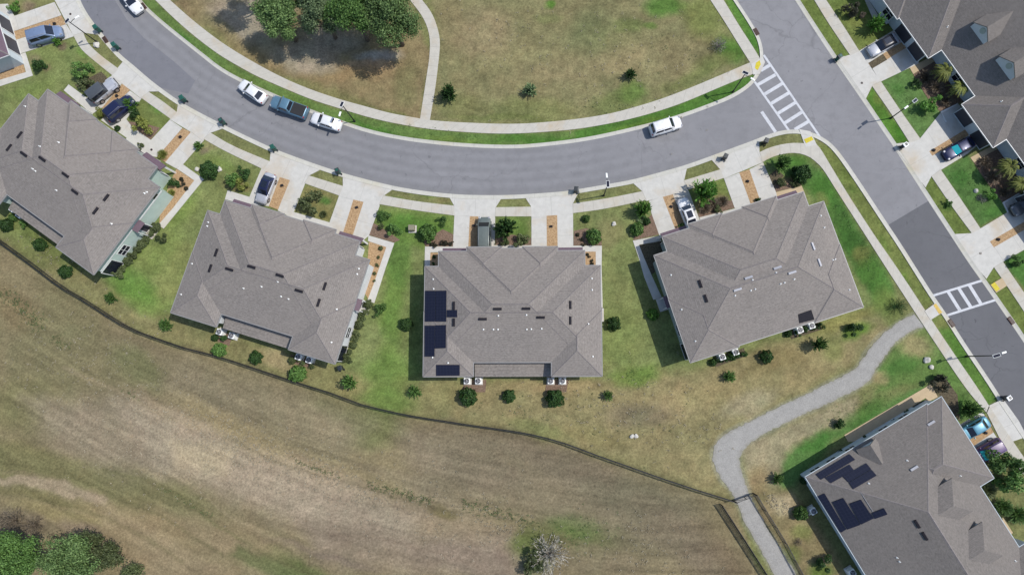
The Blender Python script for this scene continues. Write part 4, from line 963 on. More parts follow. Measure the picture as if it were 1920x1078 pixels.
vents(h4, (1180, 340), 3.080, [(855, 500), (939, 526), (688, 557), (624, 625)], [(1059, 376), (1096, 470), (410, 592), (442, 676)],
      [(241, 541), (302, 740), (382, 922), (712, 570), (727, 622), (702, 630), (611, 659), (848, 528), (952, 565), (896, 585), (873, 592), (1105, 200), (1125, 268), (1270, 627), (1175, 455), (1187, 450)],
      'steel', ['steel', 'steel', 'vent', 'vent'])
# the skylight-like well at the back of that roof: a black slab paints its shaded hollow
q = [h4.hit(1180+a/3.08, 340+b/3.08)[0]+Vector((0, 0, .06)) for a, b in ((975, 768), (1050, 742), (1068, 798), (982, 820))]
m = MB(); m.quad3(q, .2); m.build("roof_well_dark", M['vent'], h4.root)

# --- gabled dormers
def dormer(h, face_a, face_b, wall_h, depth, peak, out, mat_w, mat_r, louvre=None):
    """a gabled dormer: face corners (local x, y) at the roof, going back along -out"""
    a, b = Vector((*face_a, 0)), Vector((*face_b, 0)); n = Vector((out[0], out[1], 0)); mid = (a+b)/2
    za = min(h.hz(a.x, a.y)[0], h.hz(b.x, b.y)[0])-.05
    zt = za+wall_h; zp = zt+peak; back = -n*depth; up = Vector((0, 0, 1))
    w = MB()
    P = [a+up*za, b+up*za, b+up*zt, mid+up*zp, a+up*zt]
    Q = [p+back for p in P]
    w.add(P+Q, [(0, 1, 2, 3, 4), (9, 8, 7, 6, 5), (1, 6, 7, 2), (0, 4, 9, 5)])
    bm_ok = w.build("dormer", M[mat_w], h.root)
    r = MB(); e = (b-a).normalized()*.18; o_ = n*.22; th = .1
    for s_, c in ((a, -1), (b, 1)):
        lo = s_+e*c+up*(zt-.18*peak/((b-a).length/2)+.03); hi = mid+up*(zp+.03)
        r.quad3([lo+o_, hi+o_, hi+back, lo+back], th)
    r.build("dormer_roof", M[mat_r], bm_ok)
    if louvre:
        f = MB(); c = mid+up*(zt+.02)+n*.03; rz = math.atan2((b-a).y, (b-a).x)
        f.cyl((0, 0, 0), .42, .06, 18, 'y')
        f.v = [((c.x+x*math.cos(rz)-y*math.sin(rz)), (c.y+x*math.sin(rz)+y*math.cos(rz)), c.z+z) for x, y, z in f.v]
        f.build("louvre", M[louvre], bm_ok)
    return bm_ok

# --- bottom right house (unit of its own drawing = .0229 m)
E5 = 2.9
o5 = at(1510.7, 894, E5); x5 = at(1510.7+857*.3, 894-515*.3, E5)
dx = (x5-o5).normalized(); ang5 = math.atan2(dx.y, dx.x); k5 = (x5-o5).length/(300*3.098*1.0)
r5 = lambda u0, u1, v0, v1: (u0*k5, u1*k5, -v1*k5, -v0*k5)
h5 = House("solar_house", "dark-roofed house with two stepped solar arrays at the bottom right", o5, ang5, E5, .42,
           [r5(0, 822, 0, 1500), r5(330, 915, 8, 536), r5(330, 912, 925, 1500)], 'bluegrey', 'roof_b', 'bluegrey')
vents(h5, (1480, 730), 3.098, [(822, 196), (724, 458)], [(742, 780), (786, 850)], [(684, 412), (461, 545), (992, 500), (625, 975), (640, 998), (1312, 995)], 'steel', ['vent', 'vent'])
for q in ([(222, 220), (508, 48), (555, 95), (266, 265)], [(302, 250), (508, 137), (545, 185), (350, 295)], [(452, 240), (650, 125), (692, 176), (500, 288)], [(503, 292), (695, 180), (738, 230), (540, 345)],
          [(240, 408), (296, 382), (478, 688), (434, 714)], [(362, 456), (455, 421), (600, 648), (488, 688)], [(507, 470), (605, 435), (712, 594), (604, 646)], [(697, 548), (800, 507), (830, 560), (722, 598)]):
    h5.panel([(1480+x/4.53, 840+y/4.53) for x, y in q])
q0 = [h5.hit(1480+x/4.53, 840+y/4.53)[0]+Vector((0, 0, .06)) for x, y in ((600, 368), (640, 430), (708, 538))]
m = MB(); m.tube(q0, .03, 6); m.build("conduit", M['steel'], h5.roof)
U5 = lambda u, v: (u*k5, -v*k5)
def hip_dormer(h, corner, hw=2.4, ln=4.6, lift=.9):
    """a hipped dormer on the street slope: photo pixel of the near front eave corner"""
    z = h.eave+2
    for _ in range(30): q = h.loc(at(*corner, z)); z = z*.4+(h.hz(q.x, q.y)[0]+lift)*.6
    x1, yc = q.x, q.y+hw; zr = lambda x: h.hz(x, yc)[0]
    ze = zr(x1)+lift; x0 = x1-ln; zR = min(zr(x0), ze+hw*.45); xv = x1-lift/h.p-.1; x0 = x1-(zR-zr(x1))/h.p-.1
    P_, Q_ = (x0, yc, zR), (x1-hw*.95, yc, zR)
    r = MB()
    E, N, V, B = (x1, yc-hw, ze), (x1, yc+hw, ze), (xv, yc-hw, ze), (xv, yc+hw, ze)
    lo = lambda p: (p[0], p[1], p[2]-.14)
    r.add([P_, Q_, E, V, N, B, lo(E), lo(N), lo(V), lo(B)], [(0, 3, 2, 1), (1, 2, 4), (0, 1, 4, 5), (2, 6, 7, 4), (2, 3, 8, 6), (4, 7, 9, 5)])
    bm = bmesh.new(); o = r.build("dormer", M['roof_b'], h.root); bm.from_mesh(o.data); bmesh.ops.recalc_face_normals(bm, faces=bm.faces); bm.to_mesh(o.data); bm.free()
    w_ = MB(); w_.box((x1-.3-1.2, yc, ze-.14-lift), (2.4, 2*hw-.5, 2*lift)); w_.build("dormer_wall", M['bluegrey'], o)
z8 = lambda x, y: (1440+x/3.992, 808+y/3.992)
hip_dormer(h5, z8(1535, 600))
hip_dormer(h5, z8(1765, 930))
dormer(h5, U5(330, 16), U5(445, 16), .40, 2.6, .9, (0, 1), 'bluegrey', 'roof_b')
for u in (90, 200, 330, 560, 700): h5.window(u*k5, -.45, 1.7, 1.4, 1.3, (0, 1))
for v in (180, 520, 800): h5.window(.45, -v*k5, 1.6, 1.3, 1.2, (-1, 0))
h5.window(.45, -1000*k5, 1.2, 2.2, 2.1, (-1, 0), "patio_door", 'glass', False)
for v in (140, 330): h5.window(915*k5-.45, -v*k5, 1.2, 2.4, 2.1, (1, 0), "garage_door", 'garage', False)
x0, y0 = U5(830, 800); x1, y1 = U5(905, 920)
m = MB(); m.box(((x0+x1)/2, (y0+y1)/2, .1), (abs(x1-x0), abs(y1-y0), .2)); m.build("porch_slab", M['tanwalk'], h5.root)

# --- the row at the top right: local x along the street (towards the bottom of the picture), y away from it is negative
E6 = 2.75
o6 = at(1690, 38, E6); x6 = at(1804, 195.7, E6)
dx = (x6-o6).normalized(); ang6 = math.atan2(dx.y, dx.x); k6 = (x6-o6).length/194.6
# front of the row faces left of the travel direction; local +y must face the street, so flip by half a turn
ang6 += math.pi
S6 = lambda s, d: (-s*k6, -d*k6)
def r6(s0, s1, d0, d1): return (-s1*k6, -s0*k6, -d1*k6, -d0*k6)
h6 = House("row_house", "long dark-roofed row house with pale blue dormers at the top right", o6, ang6, E6, .5,
           [r6(-260, 640, 30, 330), r6(-100, 88, 0, 300), r6(195, 292, 0, 200), r6(390, 487, 0, 200), r6(-260, -6, -5, 260)], 'bluegrey', 'roof_b', 'trim', .7)
for p in ((1776, 51), (1877, 191)): h6.pipe(*p)
for s in (20, 62, 218, 268, 414, 462):
    x, y = S6(s, 0); h6.window(x, y-.7, 1.2, 2.5, 2.1, (0, 1), "garage_door", 'garage', False, 'bluegrey')
for s in (-28, 150, 345):
    x, y = S6(s, 0 if s < 0 else 30); h6.window(x, y-.7+(5*k6 if s < 0 else 0), 1.5, 1.6, 1.5, (0, 1))
for pa, pb in (((1820, 50), (1843, 84)), ((1868, 112), (1892, 152))):
    A = h6.hit(*pa)[0]; B = h6.hit(*pb)[0]
    yy = (A.y+B.y)/2
    dormer(h6, (A.x, yy), (B.x, yy), 1.05, 6.5, 1.0, (0, 1), 'bluegrey', 'roof_b', 'greenish')
# --- the corner of a house cut off at the top left
o0 = at(16, 103, 2.9)
h0 = House("corner_house", "corner of a blue-sided house cut off at the left edge of the picture", o0, R(21), 2.9, .4, [(-14, 0, 0, 9.0)], 'bluegrey', 'mauve', 'trim')
for y in (3, 6.5): h0.window(-.45, y, 1.2, 2.5, 2.1, (1, 0), "garage_door", 'garage', False)

# ------------------------------------------------------------------ cars
def paint(name, *c, metal=.25):
    return m_plain(name, alb(*c), .38, metal, .4, .35)
PA = {'white': paint("white_car_paint", 240, 240, 240, metal=0), 'silver': paint("silver_car_paint", 196, 198, 204), 'bluegrey': paint("blue_grey_car_paint", 134, 152, 182), 'navy': paint("dark_navy_car_paint", 36, 42, 78),
      'steelblue': paint("steel_blue_car_paint", 104, 140, 162), 'olive': paint("grey_green_car_paint", 118, 126, 120), 'sky': paint("light_blue_car_paint", 88, 146, 168), 'purple': paint("purple_car_paint", 88, 58, 110, metal=0), 'grey': paint("dark_grey_car_paint", 92, 96, 100), 'black': paint("black_car_paint", 26, 26, 34)}
M['hub'] = m_plain("wheel_rim", (.35, .35, .36), .35, .6)
M['lampglass'] = m_plain("headlight_glass", (.30, .30, .32), .25, .2)
M['redglass'] = m_plain("tail_light_red", (.25, .01, .01), .3)
M['carglass'] = m_plain("car_glass", (.010, .013, .022), .06, 0, .8)
M['tealglass'] = m_plain("teal_sunshade_behind_glass", (.03, .40, .42), .2, 0, .6)
def car(label, px, py, hd, kind, color, roof=None, glass='carglass', sunroof=False, shade=None):
    D = {'sedan': (4.65, 1.82, 1.44), 'suv': (4.7, 1.9, 1.70), 'van': (5.0, 1.96, 1.76), 'pickup': (5.6, 1.98, 1.86), 'jeep': (4.45, 1.86, 1.84)}[kind]
    L, Wd, Ht = D; w = Wd/2
    p = at(px, py, .7); hdw = Vector((hd[0], -hd[1], 0))
    root = tag(empty({'sedan': 'sedan', 'suv': 'suv', 'van': 'minivan', 'pickup': 'pickup_truck', 'jeep': 'off_road_car'}[kind], (p.x, p.y, .05), math.atan2(hdw.y, hdw.x)), label, {'pickup': 'pickup truck', 'van': 'van'}.get(kind, 'car'))
    pm = PA[color]
    # lower body: stations along x (rear to front): (x, half width factor, deck height)
    T = {'sedan': [(-.5, .72, .74), (-.485, .86, .90), (-.44, .95, .97), (-.3, 1, .98), (-.05, 1, .96), (.2, 1, .95), (.3, .99, .93), (.42, .94, .82), (.475, .84, .72), (.5, .66, .6)],
         'suv': [(-.5, .80, .85), (-.488, .92, 1.02), (-.44, .98, 1.06), (-.2, 1, 1.06), (.1, 1, 1.05), (.24, 1, 1.05), (.32, .99, 1.03), (.43, .94, .93), (.48, .85, .82), (.5, .70, .68)],
         'van': [(-.5, .84, .9), (-.488, .94, 1.05), (-.44, .98, 1.08), (-.2, 1, 1.08), (.1, 1, 1.06), (.26, 1, 1.04), (.34, .98, 1.0), (.44, .92, .88), (.485, .82, .76), (.5, .66, .62)],
         'pickup': [(-.5, .92, 1.05), (-.494, .97, 1.14), (-.46, 1, 1.16), (-.2, 1, 1.16), (.0, 1, 1.14), (.2, 1, 1.13), (.28, 1, 1.12), (.43, .97, 1.06), (.488, .9, .96), (.5, .80, .8)],
         'jeep': [(-.5, .86, .95), (-.49, .9, 1.05), (-.44, .92, 1.08), (-.2, .92, 1.08), (.0, .92, 1.08), (.12, .9, 1.08), (.2, .82, 1.06), (.4, .76, 1.02), (.47, .74, 1.0), (.48, .72, .9)]}[kind]
    m = MB(); prof = lambda f, zt: [(0, zt+.035), (.5*f, zt+.025), (.82*f, zt-.01), (.95*f, zt-.09), (1.0*f, zt-.22), (1.0*f, .5), (.96*f, .30), (.82*f, .22), (0, .22)]
    rows = []
    for x, f, zt in T:
        pr = prof(f, zt); ring = [(x*L, -y*w, z) for y, z in pr]+[(x*L, y*w, z) for y, z in pr[-2:0:-1]]
        rows.append(ring)
    n = len(rows[0]); vs = [q for r_ in rows for q in r_]; fs = []
    for i in range(len(rows)-1):
        for k in range(n):
            k2 = (k+1) % n; fs.append((i*n+k, (i+1)*n+k, (i+1)*n+k2, i*n+k2))
    fs.append(tuple(range(n))); fs.append(tuple((len(rows)-1)*n+k for k in range(n-1, -1, -1)))
    m.add(vs, fs, True)
    body = m.build("body", pm, root)
    # cabin
    xb0, xb1, xt0, xt1, zb = {'sedan': (-.40, .235, -.235, .075, .93), 'suv': (-.475, .25, -.41, .10, 1.02), 'van': (-.48, .33, -.42, .16, 1.02), 'pickup': (-.10, .27, -.06, .14, 1.10), 'jeep': (-.485, .13, -.475, .085, 1.04)}[kind]
    wb = w*(.93 if kind != 'jeep' else .90); wt = w*(.74 if kind in ('sedan',) else .80 if kind != 'jeep' else .84)
    zt = Ht
    c = MB()
    xm0, xm1 = xt0*L, xt1*L
    vs = [(xb0*L, -wb, zb), (xb1*L, -wb*.93, zb), (xb1*L, wb*.93, zb), (xb0*L, wb, zb), (xm0, -wt, zt-.06), (xm1, -wt, zt-.06), (xm1, wt, zt-.06), (xm0, wt, zt-.06)]
    cx = (xm0+xm1)/2
    vs += [(xm0+.12, -wt*.7, zt), (xm1-.15, -wt*.7, zt), (xm1-.15, wt*.7, zt), (xm0+.12, wt*.7, zt)]
    c.add(vs, [(0, 1, 5, 4), (1, 2, 6, 5), (2, 3, 7, 6), (3, 0, 4, 7), (4, 5, 9, 8), (5, 6, 10, 9), (6, 7, 11, 10), (7, 4, 8, 11), (8, 9, 10, 11)], False)
    cab = c.build("cabin", PA[roof] if roof else pm, root); bevel(cab, .07, 3)
    for pl in cab.data.polygons: pl.use_smooth = True
    V = [Vector(q) for q in vs]
    def glasspane(a, b, e, f_, s0, s1, t0, t1, name, mt):
        """pane on the quad a-b (bottom) / f_-e (top), inset"""
        q = []
        for s_, t_ in ((s0, t0), (s1, t0), (s1, t1), (s0, t1)): q.append(a.lerp(b, s_).lerp(f_.lerp(e, s_), t_))
        nn = (q[1]-q[0]).cross(q[3]-q[0]).normalized()
        if nn.dot(q[0]-Vector((cx, 0, zb))) < 0: nn = -nn
        g = MB(); lo = [p_-nn*.02 for p_ in q]; hi = [p_+nn*.018 for p_ in q]
        g.add(hi+lo, [(0, 1, 2, 3), (7, 6, 5, 4), (0, 4, 5, 1), (1, 5, 6, 2), (2, 6, 7, 3), (3, 7, 4, 0)])
        bm = bmesh.new(); o = g.build(name, M[mt], root); bm.from_mesh(o.data); bmesh.ops.recalc_face_normals(bm, faces=bm.faces); bm.to_mesh(o.data); bm.free()
        return o
    glasspane(V[1], V[2], V[6], V[5], .06, .94, .08, .93, "windshield", shade or glass)
    glasspane(V[3], V[0], V[4], V[7], .1, .9, .15, .9, "rear_window", glass)
    nw = 2 if kind != 'pickup' else 1
    for A_, B_, E_, F_ in ((V[0], V[1], V[5], V[4]), (V[3], V[2], V[6], V[7])):
        cuts = [(.10, .48), (.52, .88)] if nw == 2 else [(.12, .86)]
        for s0, s1 in cuts: glasspane(A_, B_, E_, F_, s0, s1, .18, .88, "side_window", glass)
    if sunroof:
        g = MB(); g.box(((xm0+xm1)/2-.02, 0, zt+.008), ((xm1-xm0)*.70, wt*1.2, .02)); g.build("sunroof", M['carglass'], root)
    if kind in ('suv', 'van'):
        for sgn in (-1, 1):
            g = MB(); g.tube([(xm0+.15, sgn*wt*.86, zt-.01), (xm0+.2, sgn*wt*.86, zt+.05), (xm1-.2, sgn*wt*.86, zt+.05), (xm1-.12, sgn*wt*.86, zt-.01)], .02, 5); g.build("roof_rail", M['steel' if color != 'navy' else 'hub'], root)
    if kind == 'pickup':
        g = MB(); g.box((-.30*L, 0, 1.185), (.36*L, Wd*.84, .03)); g.build("bed_cover", M['rubber'], root)
    if kind == 'jeep':
        g = MB(); g.cyl((0, 0, 0), .36, .22, 18, 'y'); g.v = [(-L/2-.08+y, x, z+.95) for x, y, z in g.v]; g.build("spare_wheel", M['rubber'], root)
        for sx in (-.31, .33):
            for sgn in (-1, 1):
                g = MB(); g.box((sx*L, sgn*w*.93, .88), (1.0, .30, .07), 0, .85); bevel(g.build("fender", pm, root), .03)
        g = MB(); g.box((L*.5-.1, 0, .55), (.16, Wd*.86, .16)); bevel(g.build("bumper", M['black'], root), .03)
    r_ = .33 if kind in ('sedan',) else .37
    for sx in (-.30, .315):
        for sgn in (-1, 1):
            g = MB(); g.cyl((sx*L, sgn*(w-.10), r_), r_, .23, 22, 'y'); tyre = g.build("wheel", M['rubber'], root); bevel(tyre, .03)
            g = MB(); g.cyl((sx*L, sgn*(w+.008), r_), r_*.62, .03, 14, 'y'); g.build("rim", M['hub'], tyre)
    for sgn in (-1, 1):
        x, f, z = T[-3]; g = MB(); g.box((x*L+.14, sgn*w*f*.74, z-.045), (.34, .30, .10), sgn*-.35, .8); bevel(g.build("headlight", M['lampglass'], root), .03)
        x, f, z = T[1]; g = MB(); g.box((x*L+.02, sgn*w*f*.82, z-.10), (.16, .26, .18), 0, .85); bevel(g.build("tail_light", M['redglass'], root), .02)
        g = MB(); g.box((xb1*L-.38, sgn*(w+.07), zb+.06), (.16, .24, .13), 0, .8); bevel(g.build("wing_mirror", pm, root), .03)
    return root
car("white sedan parked at the kerb at the very top of the curved street", 245, 1, (.60, .80), 'sedan', 'white')
car("blue-grey minivan parked on the driveway beside the corner house at the left edge", 85.5, 67, (.955, -.295), 'van', 'bluegrey')
car("silver off-road car with a dark hard top on the driveway next to a mulch strip", 196, 170.5, (.77, -.64), 'jeep', 'silver', roof='grey')
car("dark navy SUV under a bright green bush on the driveway", 225, 204, (.73, -.68), 'suv', 'navy')
car("white sedan parked at the kerb in front of the blue pickup", 473.5, 172, (-.82, -.57), 'sedan', 'white')
car("steel blue pickup truck with a black bed cover parked at the kerb", 542.5, 202, (-.938, -.347), 'pickup', 'steelblue')
car("white sedan parked at the kerb behind the blue pickup, beside a street lamp", 611.5, 228.5, (-.95, -.31), 'sedan', 'white')
car("white SUV parked alone at the kerb of the park near the crossing", 1248, 237, (.955, -.297), 'suv', 'white')
car("silver sedan with a dark roof on the driveway of the white-walled twin house", 498, 353.5, (-.33, .944), 'sedan', 'silver', roof='navy', sunroof=True)
car("grey-green minivan on the driveway of the middle house", 908, 439, (0, -1), 'van', 'olive')
car("white car with a dark sunroof on the driveway of the twin house by the corner", 1289, 400, (-.33, -.944), 'sedan', 'white', sunroof=True)
car("silver sedan with dark glass roof half in shade on a driveway at top right", 1655, 85, (-.87, .495), 'sedan', 'silver', roof='black', sunroof=True)
car("dark blue sedan with a teal sunshade in its windscreen", 1797, 279, (-.872, .49), 'sedan', 'navy', shade='tealglass')
car("grey car in the shade of the row house at the right edge", 1925, 383, (-.872, .49), 'sedan', 'grey')
car("light blue sedan on the driveway beside the house at bottom right", 1825, 804, (-.87, .49), 'sedan', 'sky')
car("purple car with a teal windscreen parked next to the light blue sedan", 1850, 846, (-.87, .49), 'suv', 'purple', shade='tealglass')

# ------------------------------------------------------------------ wheeled bins
def cart(label, px, py, rz, mat, lid, scale=1.0):
    p = at(px, py, .6)
    root = tag(empty("wheeled_bin", (p.x, p.y, .06), rz, scale), label, "wheeled bin", "wheeled bins put out along the streets")
    m = MB(); m.box((0, 0, .52), (.56, .58, .92), 0); m.v = [(x*(.82+.18*z/.98), y*(.82+.18*z/.98), z) for x, y, z in m.v]; bevel(m.build("body", M[mat], root), .03)
    m = MB(); m.box((0, .02, 1.03), (.66, .74, .09), 0, .9); lidm = bevel(m.build("lid", M[lid], root), .04)
    m = MB(); m.box((0, .08, 1.085), (.40, .36, .03)); bevel(m.build("lid_panel", M[mat], lidm), .01)
    m = MB(); m.tube([(-.26, -.36, .95), (-.26, -.46, 1.02), (.26, -.46, 1.02), (.26, -.36, .95)], .025, 6); m.build("handle", M['black'], root)
    for s in (-.3, .3):
        m = MB(); m.cyl((0, 0, 0), .14, .07, 14, 'y'); m.v = [(y+s, x-.30, z+.14) for x, y, z in m.v]; m.build("wheel", M['rubber'], root)
for a in [("green wheeled bin on the kerb nearest the top left street lamp, above the storm drain", 182.5, 54.5, .6, 'cartgreen', 'cartgreen'), ("green wheeled bin at the kerb below the storm drain at the upper left", 216.7, 87, .6, 'cartgreen', 'cartgreen'),
          ("green wheeled bin at the kerb opposite the dark navy SUV", 343.3, 186, .5, 'cartgreen', 'cartgreen'), ("green wheeled bin with a dark lid at the second apron of the mint house", 417, 228.5, .5, 'cartgreen', 'cartdark'),
          ("green wheeled bin at the kerb just up from the silver sedan's apron", 513, 278, .4, 'cartgreen', 'cartgreen'), ("green wheeled bin at the end of the verge above the white-walled house", 634, 322, .3, 'cartgreen', 'cartdark'),
          ("black wheeled bin on the kerb left of the lamp at the lower kerb", 1080, 356.5, -.15, 'cartdark', 'cartdark'), ("black wheeled bin on the apron of the corner twin house", 1359, 295, -.4, 'cartdark', 'cartdark'),
          ("black wheeled bin on the curved verge just before the street corner", 1435, 266, -.4, 'cartdark', 'cartdark'), ("dark green wheeled bin at the kerb by the half-shaded silver sedan", 1572, 109, -1.0, 'cartgreen', 'cartdark'),
          ("pale-lidded wheeled bin on the kerb below the right-hand street lamp", 1694, 274, -1.0, 'cartdark', 'pvc'), ("pale-lidded wheeled bin standing in the road near the light blue sedan", 1887, 746, -1.0, 'cartdark', 'pvc'),
          ("black wheeled bin at the back corner of the white-walled twin house", 639, 690, .3, 'cartdark', 'cartdark')]: cart(*a)

# ------------------------------------------------------------------ air conditioners
def ac_unit(label, px, py, rz, first=[None]):
    p = at(px, py, .8)
    if first[0] is None:
        root = empty("air_conditioner", (p.x, p.y, 0), rz); first[0] = root
        m = MB(); m.box((0, 0, .05), (1.12, 1.12, .1)); m.build("pad", M['concrete'], root)
        m = MB(); m.box((0, 0, .50), (.84, .84, .80)); bevel(m.build("casing", M['pvc'], root), .05)
        m = MB(); m.cyl((0, 0, .905), .335, .03, 26); m.build("fan_opening", M['black'], root)
        m = MB()
        for k in range(3): a = 2.09*k; m.box((.15*math.cos(a), .15*math.sin(a), .927), (.28, .11, .012), a)
        m.build("fan", M['steel'], root)
        m = MB()
        for r_ in (.35, .23, .12):
            q = [(r_*math.cos(2*math.pi*k/20), r_*math.sin(2*math.pi*k/20), .955) for k in range(21)]; m.tube(q, .014, 4, False)
        for k in range(4): a = math.pi*k/4; m.tube([(.35*math.cos(a), .35*math.sin(a), .955), (-.35*math.cos(a), -.35*math.sin(a), .955)], .01, 4)
        m.build("fan_guard", M['steel'], root)
    else: root = copy_thing(first[0], (p.x, p.y, 0), rz)
    tag(root, label, "air conditioner", "air conditioners on pads behind the houses")
A4 = h4.ang; A2 = h2.ang
for a in [("white air conditioner behind the middle house, left one of the left pair", 875.5, 714, 0), ("white air conditioner behind the middle house, right one of the left pair", 896.7, 714, 0),
          ("white air conditioner behind the middle house, left one of the right pair", 1032.5, 714, 0), ("white air conditioner behind the middle house, right one of the right pair", 1054.8, 714, 0),
          ("air conditioner at the lanai end of the white-walled house, nearest the fence corner", 411.5, 622, A2), ("air conditioner at the lanai end of the white-walled house, beside the lanai roof", 434.5, 629, A2),
          ("air conditioner right of the lanai of the white-walled house, left of its pair", 559.5, 669, A2), ("air conditioner right of the lanai of the white-walled house, right of its pair", 579.5, 675, A2),
          ("air conditioner behind the mint house, the one nearer the picture edge", 23.4, 392, h1.ang), ("air conditioner behind the mint house, the one farther from the picture edge", 36, 403, h1.ang),
          ("air conditioner behind the corner twin house, first from the left", 1354.4, 669, A4), ("air conditioner behind the corner twin house, second from the left", 1379.4, 660, A4),
          ("air conditioner behind the corner twin house, third from the left", 1500, 618.5, A4), ("air conditioner behind the corner twin house, last on the right", 1522, 610.5, A4),
          ("lone air conditioner in the shade beside the stepped solar arrays", 1525, 958, h5.ang), ("air conditioner at the bottom edge beside the dark-roofed solar house", 1598, 1073, h5.ang)]: ac_unit(*a)

# ------------------------------------------------------------------ solar street lamps
def lamp(label, px, py, to, first=[None], tilt=0):
    p = at(px, py, 0); q = at(*to, 0); rz = math.atan2((q-p).y, (q-p).x)
    if first[0] is None:
        root = empty("street_lamp", p, rz); first[0] = root
        m = MB(); m.cyl((0, 0, .25), .17, .5, 14, r2=.11); m.build("base", M['black'], root)
        m = MB(); m.tube([(0, 0, .3), (0, 0, 2.5), (0, 0, 4.95)], [.085, .075, .06], 10); m.build("pole", M['black'], root)
        m = MB(); m.tube([(0, 0, 4.6), (.5, 0, 4.75), (.95, 0, 4.8)], .035, 6); m.build("arm", M['black'], root)
        m = MB(); m.box((1.25, 0, 4.8), (.72, .26, .09), 0, .85); hd = bevel(m.build("lamp_head", M['pvc'], root), .03)
        m = MB(); m.box((1.27, 0, 4.75), (.5, .18, .02)); m.build("lens", M['lampglass'], hd)
        m = MB(); m.quad3([(-.48, -.22, 5.0), (.38, -.22, 5.2), (.38, .22, 5.2), (-.48, .22, 5.0)], .05); pn = m.build("solar_panel_frame", M['pvc'], root)
        m = MB(); m.quad3([(-.44, -.18, 5.025), (.34, -.18, 5.206), (.34, .18, 5.206), (-.44, .18, 5.025)], .012); m.build("solar_panel", M['solar'], pn)
    else: root = copy_thing(first[0], p, rz)
    tag(root, label, "street lamp", "solar street lamps along the pavements")
lamp("black solar street lamp on the verge beside the pale blue row house", 1670, 222, (1640, 245))
lamp("black solar street lamp on the house side of the curve, right of a black bin", 1132, 367, (1128, 330))
lamp("black solar street lamp on the park verge beside the last white sedan", 665, 228, (655, 260))
lamp("black solar street lamp on the park corner next to the crosswalk", 1374, 173, (1400, 190))
lamp("black solar street lamp on the verge at the upper left between two green bins", 182.6, 80, (215, 60))
lamp("black solar street lamp on the verge near the lower right crossing", 1812, 668, (1850, 655))

# ------------------------------------------------------------------ fences
def fence(name, label, line, h, step=2.4, cat="fence", dense=.15):
    pts = [at(*p) for p in line]; L = [0]
    for a, b in zip(pts, pts[1:]): L.append(L[-1]+(b-a).length)
    n = max(2, int(L[-1]/step)); P = resamp(pts, n+1)
    root = tag(empty(name, (P[0].x, P[0].y, 0)), label, cat)
    O = P[0]
    for k in range(n+1):
        q = P[k]-O; m = MB(); m.box((q.x, q.y, h/2+.03), (.07, .07, h+.06)); m.box((q.x, q.y, h+.07), (.09, .09, .03), 0, .5); m.build("post", M['black'], root)
    for k in range(n):
        a, b = P[k]-O, P[k+1]-O; t = (b-a); rz = math.atan2(t.y, t.x); c = (a+b)/2; ln = t.length-.07
        m = MB()
        for z, th in ((h-.05, .06), (h-.22, .05), (.14, .06)): m.box((c.x, c.y, z), (ln, .07, th), rz)
        np_ = int(ln/dense)
        for i in range(1, np_):
            q = a.lerp(b, .035/t.length+(ln*i/np_)/t.length); m.box((q.x, q.y, (h+.1)/2), (.024, .024, h-.14), rz)
        m.build("railing_panel", M['black'], root)
fence("metal_fence", "long black picket fence curving behind the back yards along the bare field", FENCE, 1.2)
fence("metal_fence", "black picket fence beside the gravel path on the side of the solar house", [(1413, 924), (1440, 969), (1465, 1008), (1490, 1056), (1520, 1110)], 1.3)
fence("metal_fence", "dark dense fence on the field side of the gravel path", [(1350, 944), (1380, 990), (1438, 1080), (1455, 1105)], 1.25, 2.4, "fence", .05)
# the gate across the path
a, b = at(1375, 938), at(1412, 924); root = tag(empty("path_gate", a, math.atan2((b-a).y, (b-a).x)), "black metal gate with a diagonal brace across the gravel path", "gate")
W_ = (b-a).length
for x in (0, W_):
    m = MB(); m.box((x, 0, .8), (.1, .1, 1.6)); m.build("post", M['black'], root)
for x0, x1 in ((.08, W_/2-.03), (W_/2+.03, W_-.08)):
    m = MB()
    for p_, q_ in (((x0, .15), (x1, .15)), ((x0, 1.35), (x1, 1.35)), ((x0, .15), (x0, 1.35)), ((x1, .15), (x1, 1.35)), ((x0, .15), (x1, 1.35))): m.tube([(p_[0], 0, p_[1]), (q_[0], 0, q_[1])], .028, 6)
    for i in range(1, 14): x = x0+(x1-x0)*i/14; m.tube([(x, 0, .15), (x, 0, 1.35)], .009, 4)
    m.build("gate_leaf", M['black'], root)

# ------------------------------------------------------------------ small fixed things
def meter(label, px, py, rz):
    p = at(px, py, .15); root = tag(empty("utility_box", (p.x, p.y, .05), rz), label, "utility box", "small dark utility boxes in the mulch strips")
    m = MB(); m.box((0, 0, .10), (.42, .34, .22), 0, .9); bevel(m.build("box", M['black'], root), .02)
    m = MB(); m.box((0, 0, .225), (.34, .27, .03)); m.build("lid", M['vent'], root)
for w_, px_, py_, rz_ in [("beside the blue-grey minivan", 102, 45, .3), ("between the off-road car and the navy SUV", 218.7, 180, .7), ("on the mint house's empty drives", 338, 257, .7), ("beside the silver sedan with the dark roof", 528.6, 348, .3),
                    ("on the white-walled house's empty drives", 668.7, 389, .3), ("beside the grey-green minivan", 888.5, 423, 0), ("on the middle house's empty drives", 1033.6, 424.6, 0), ("left of the white car with the sunroof", 1258.7, 387.5, -.4),
                    ("on the empty drives nearest the street corner", 1402, 340, -.4), ("beside the dark blue sedan", 1751, 281.7, -.5), ("between the light blue and the purple car", 1848, 811, -.5), ("near the lower right driveway apron", 1872, 449, -.5)]:
    meter("small dark utility box in the orange strip "+w_, px_, py_, rz_)
p = at(772, 428, .4); root = tag(empty("transformer_box", (p.x, p.y, 0)), "tan utility cabinet on a pad in the lawn left of the middle house", "utility cabinet")
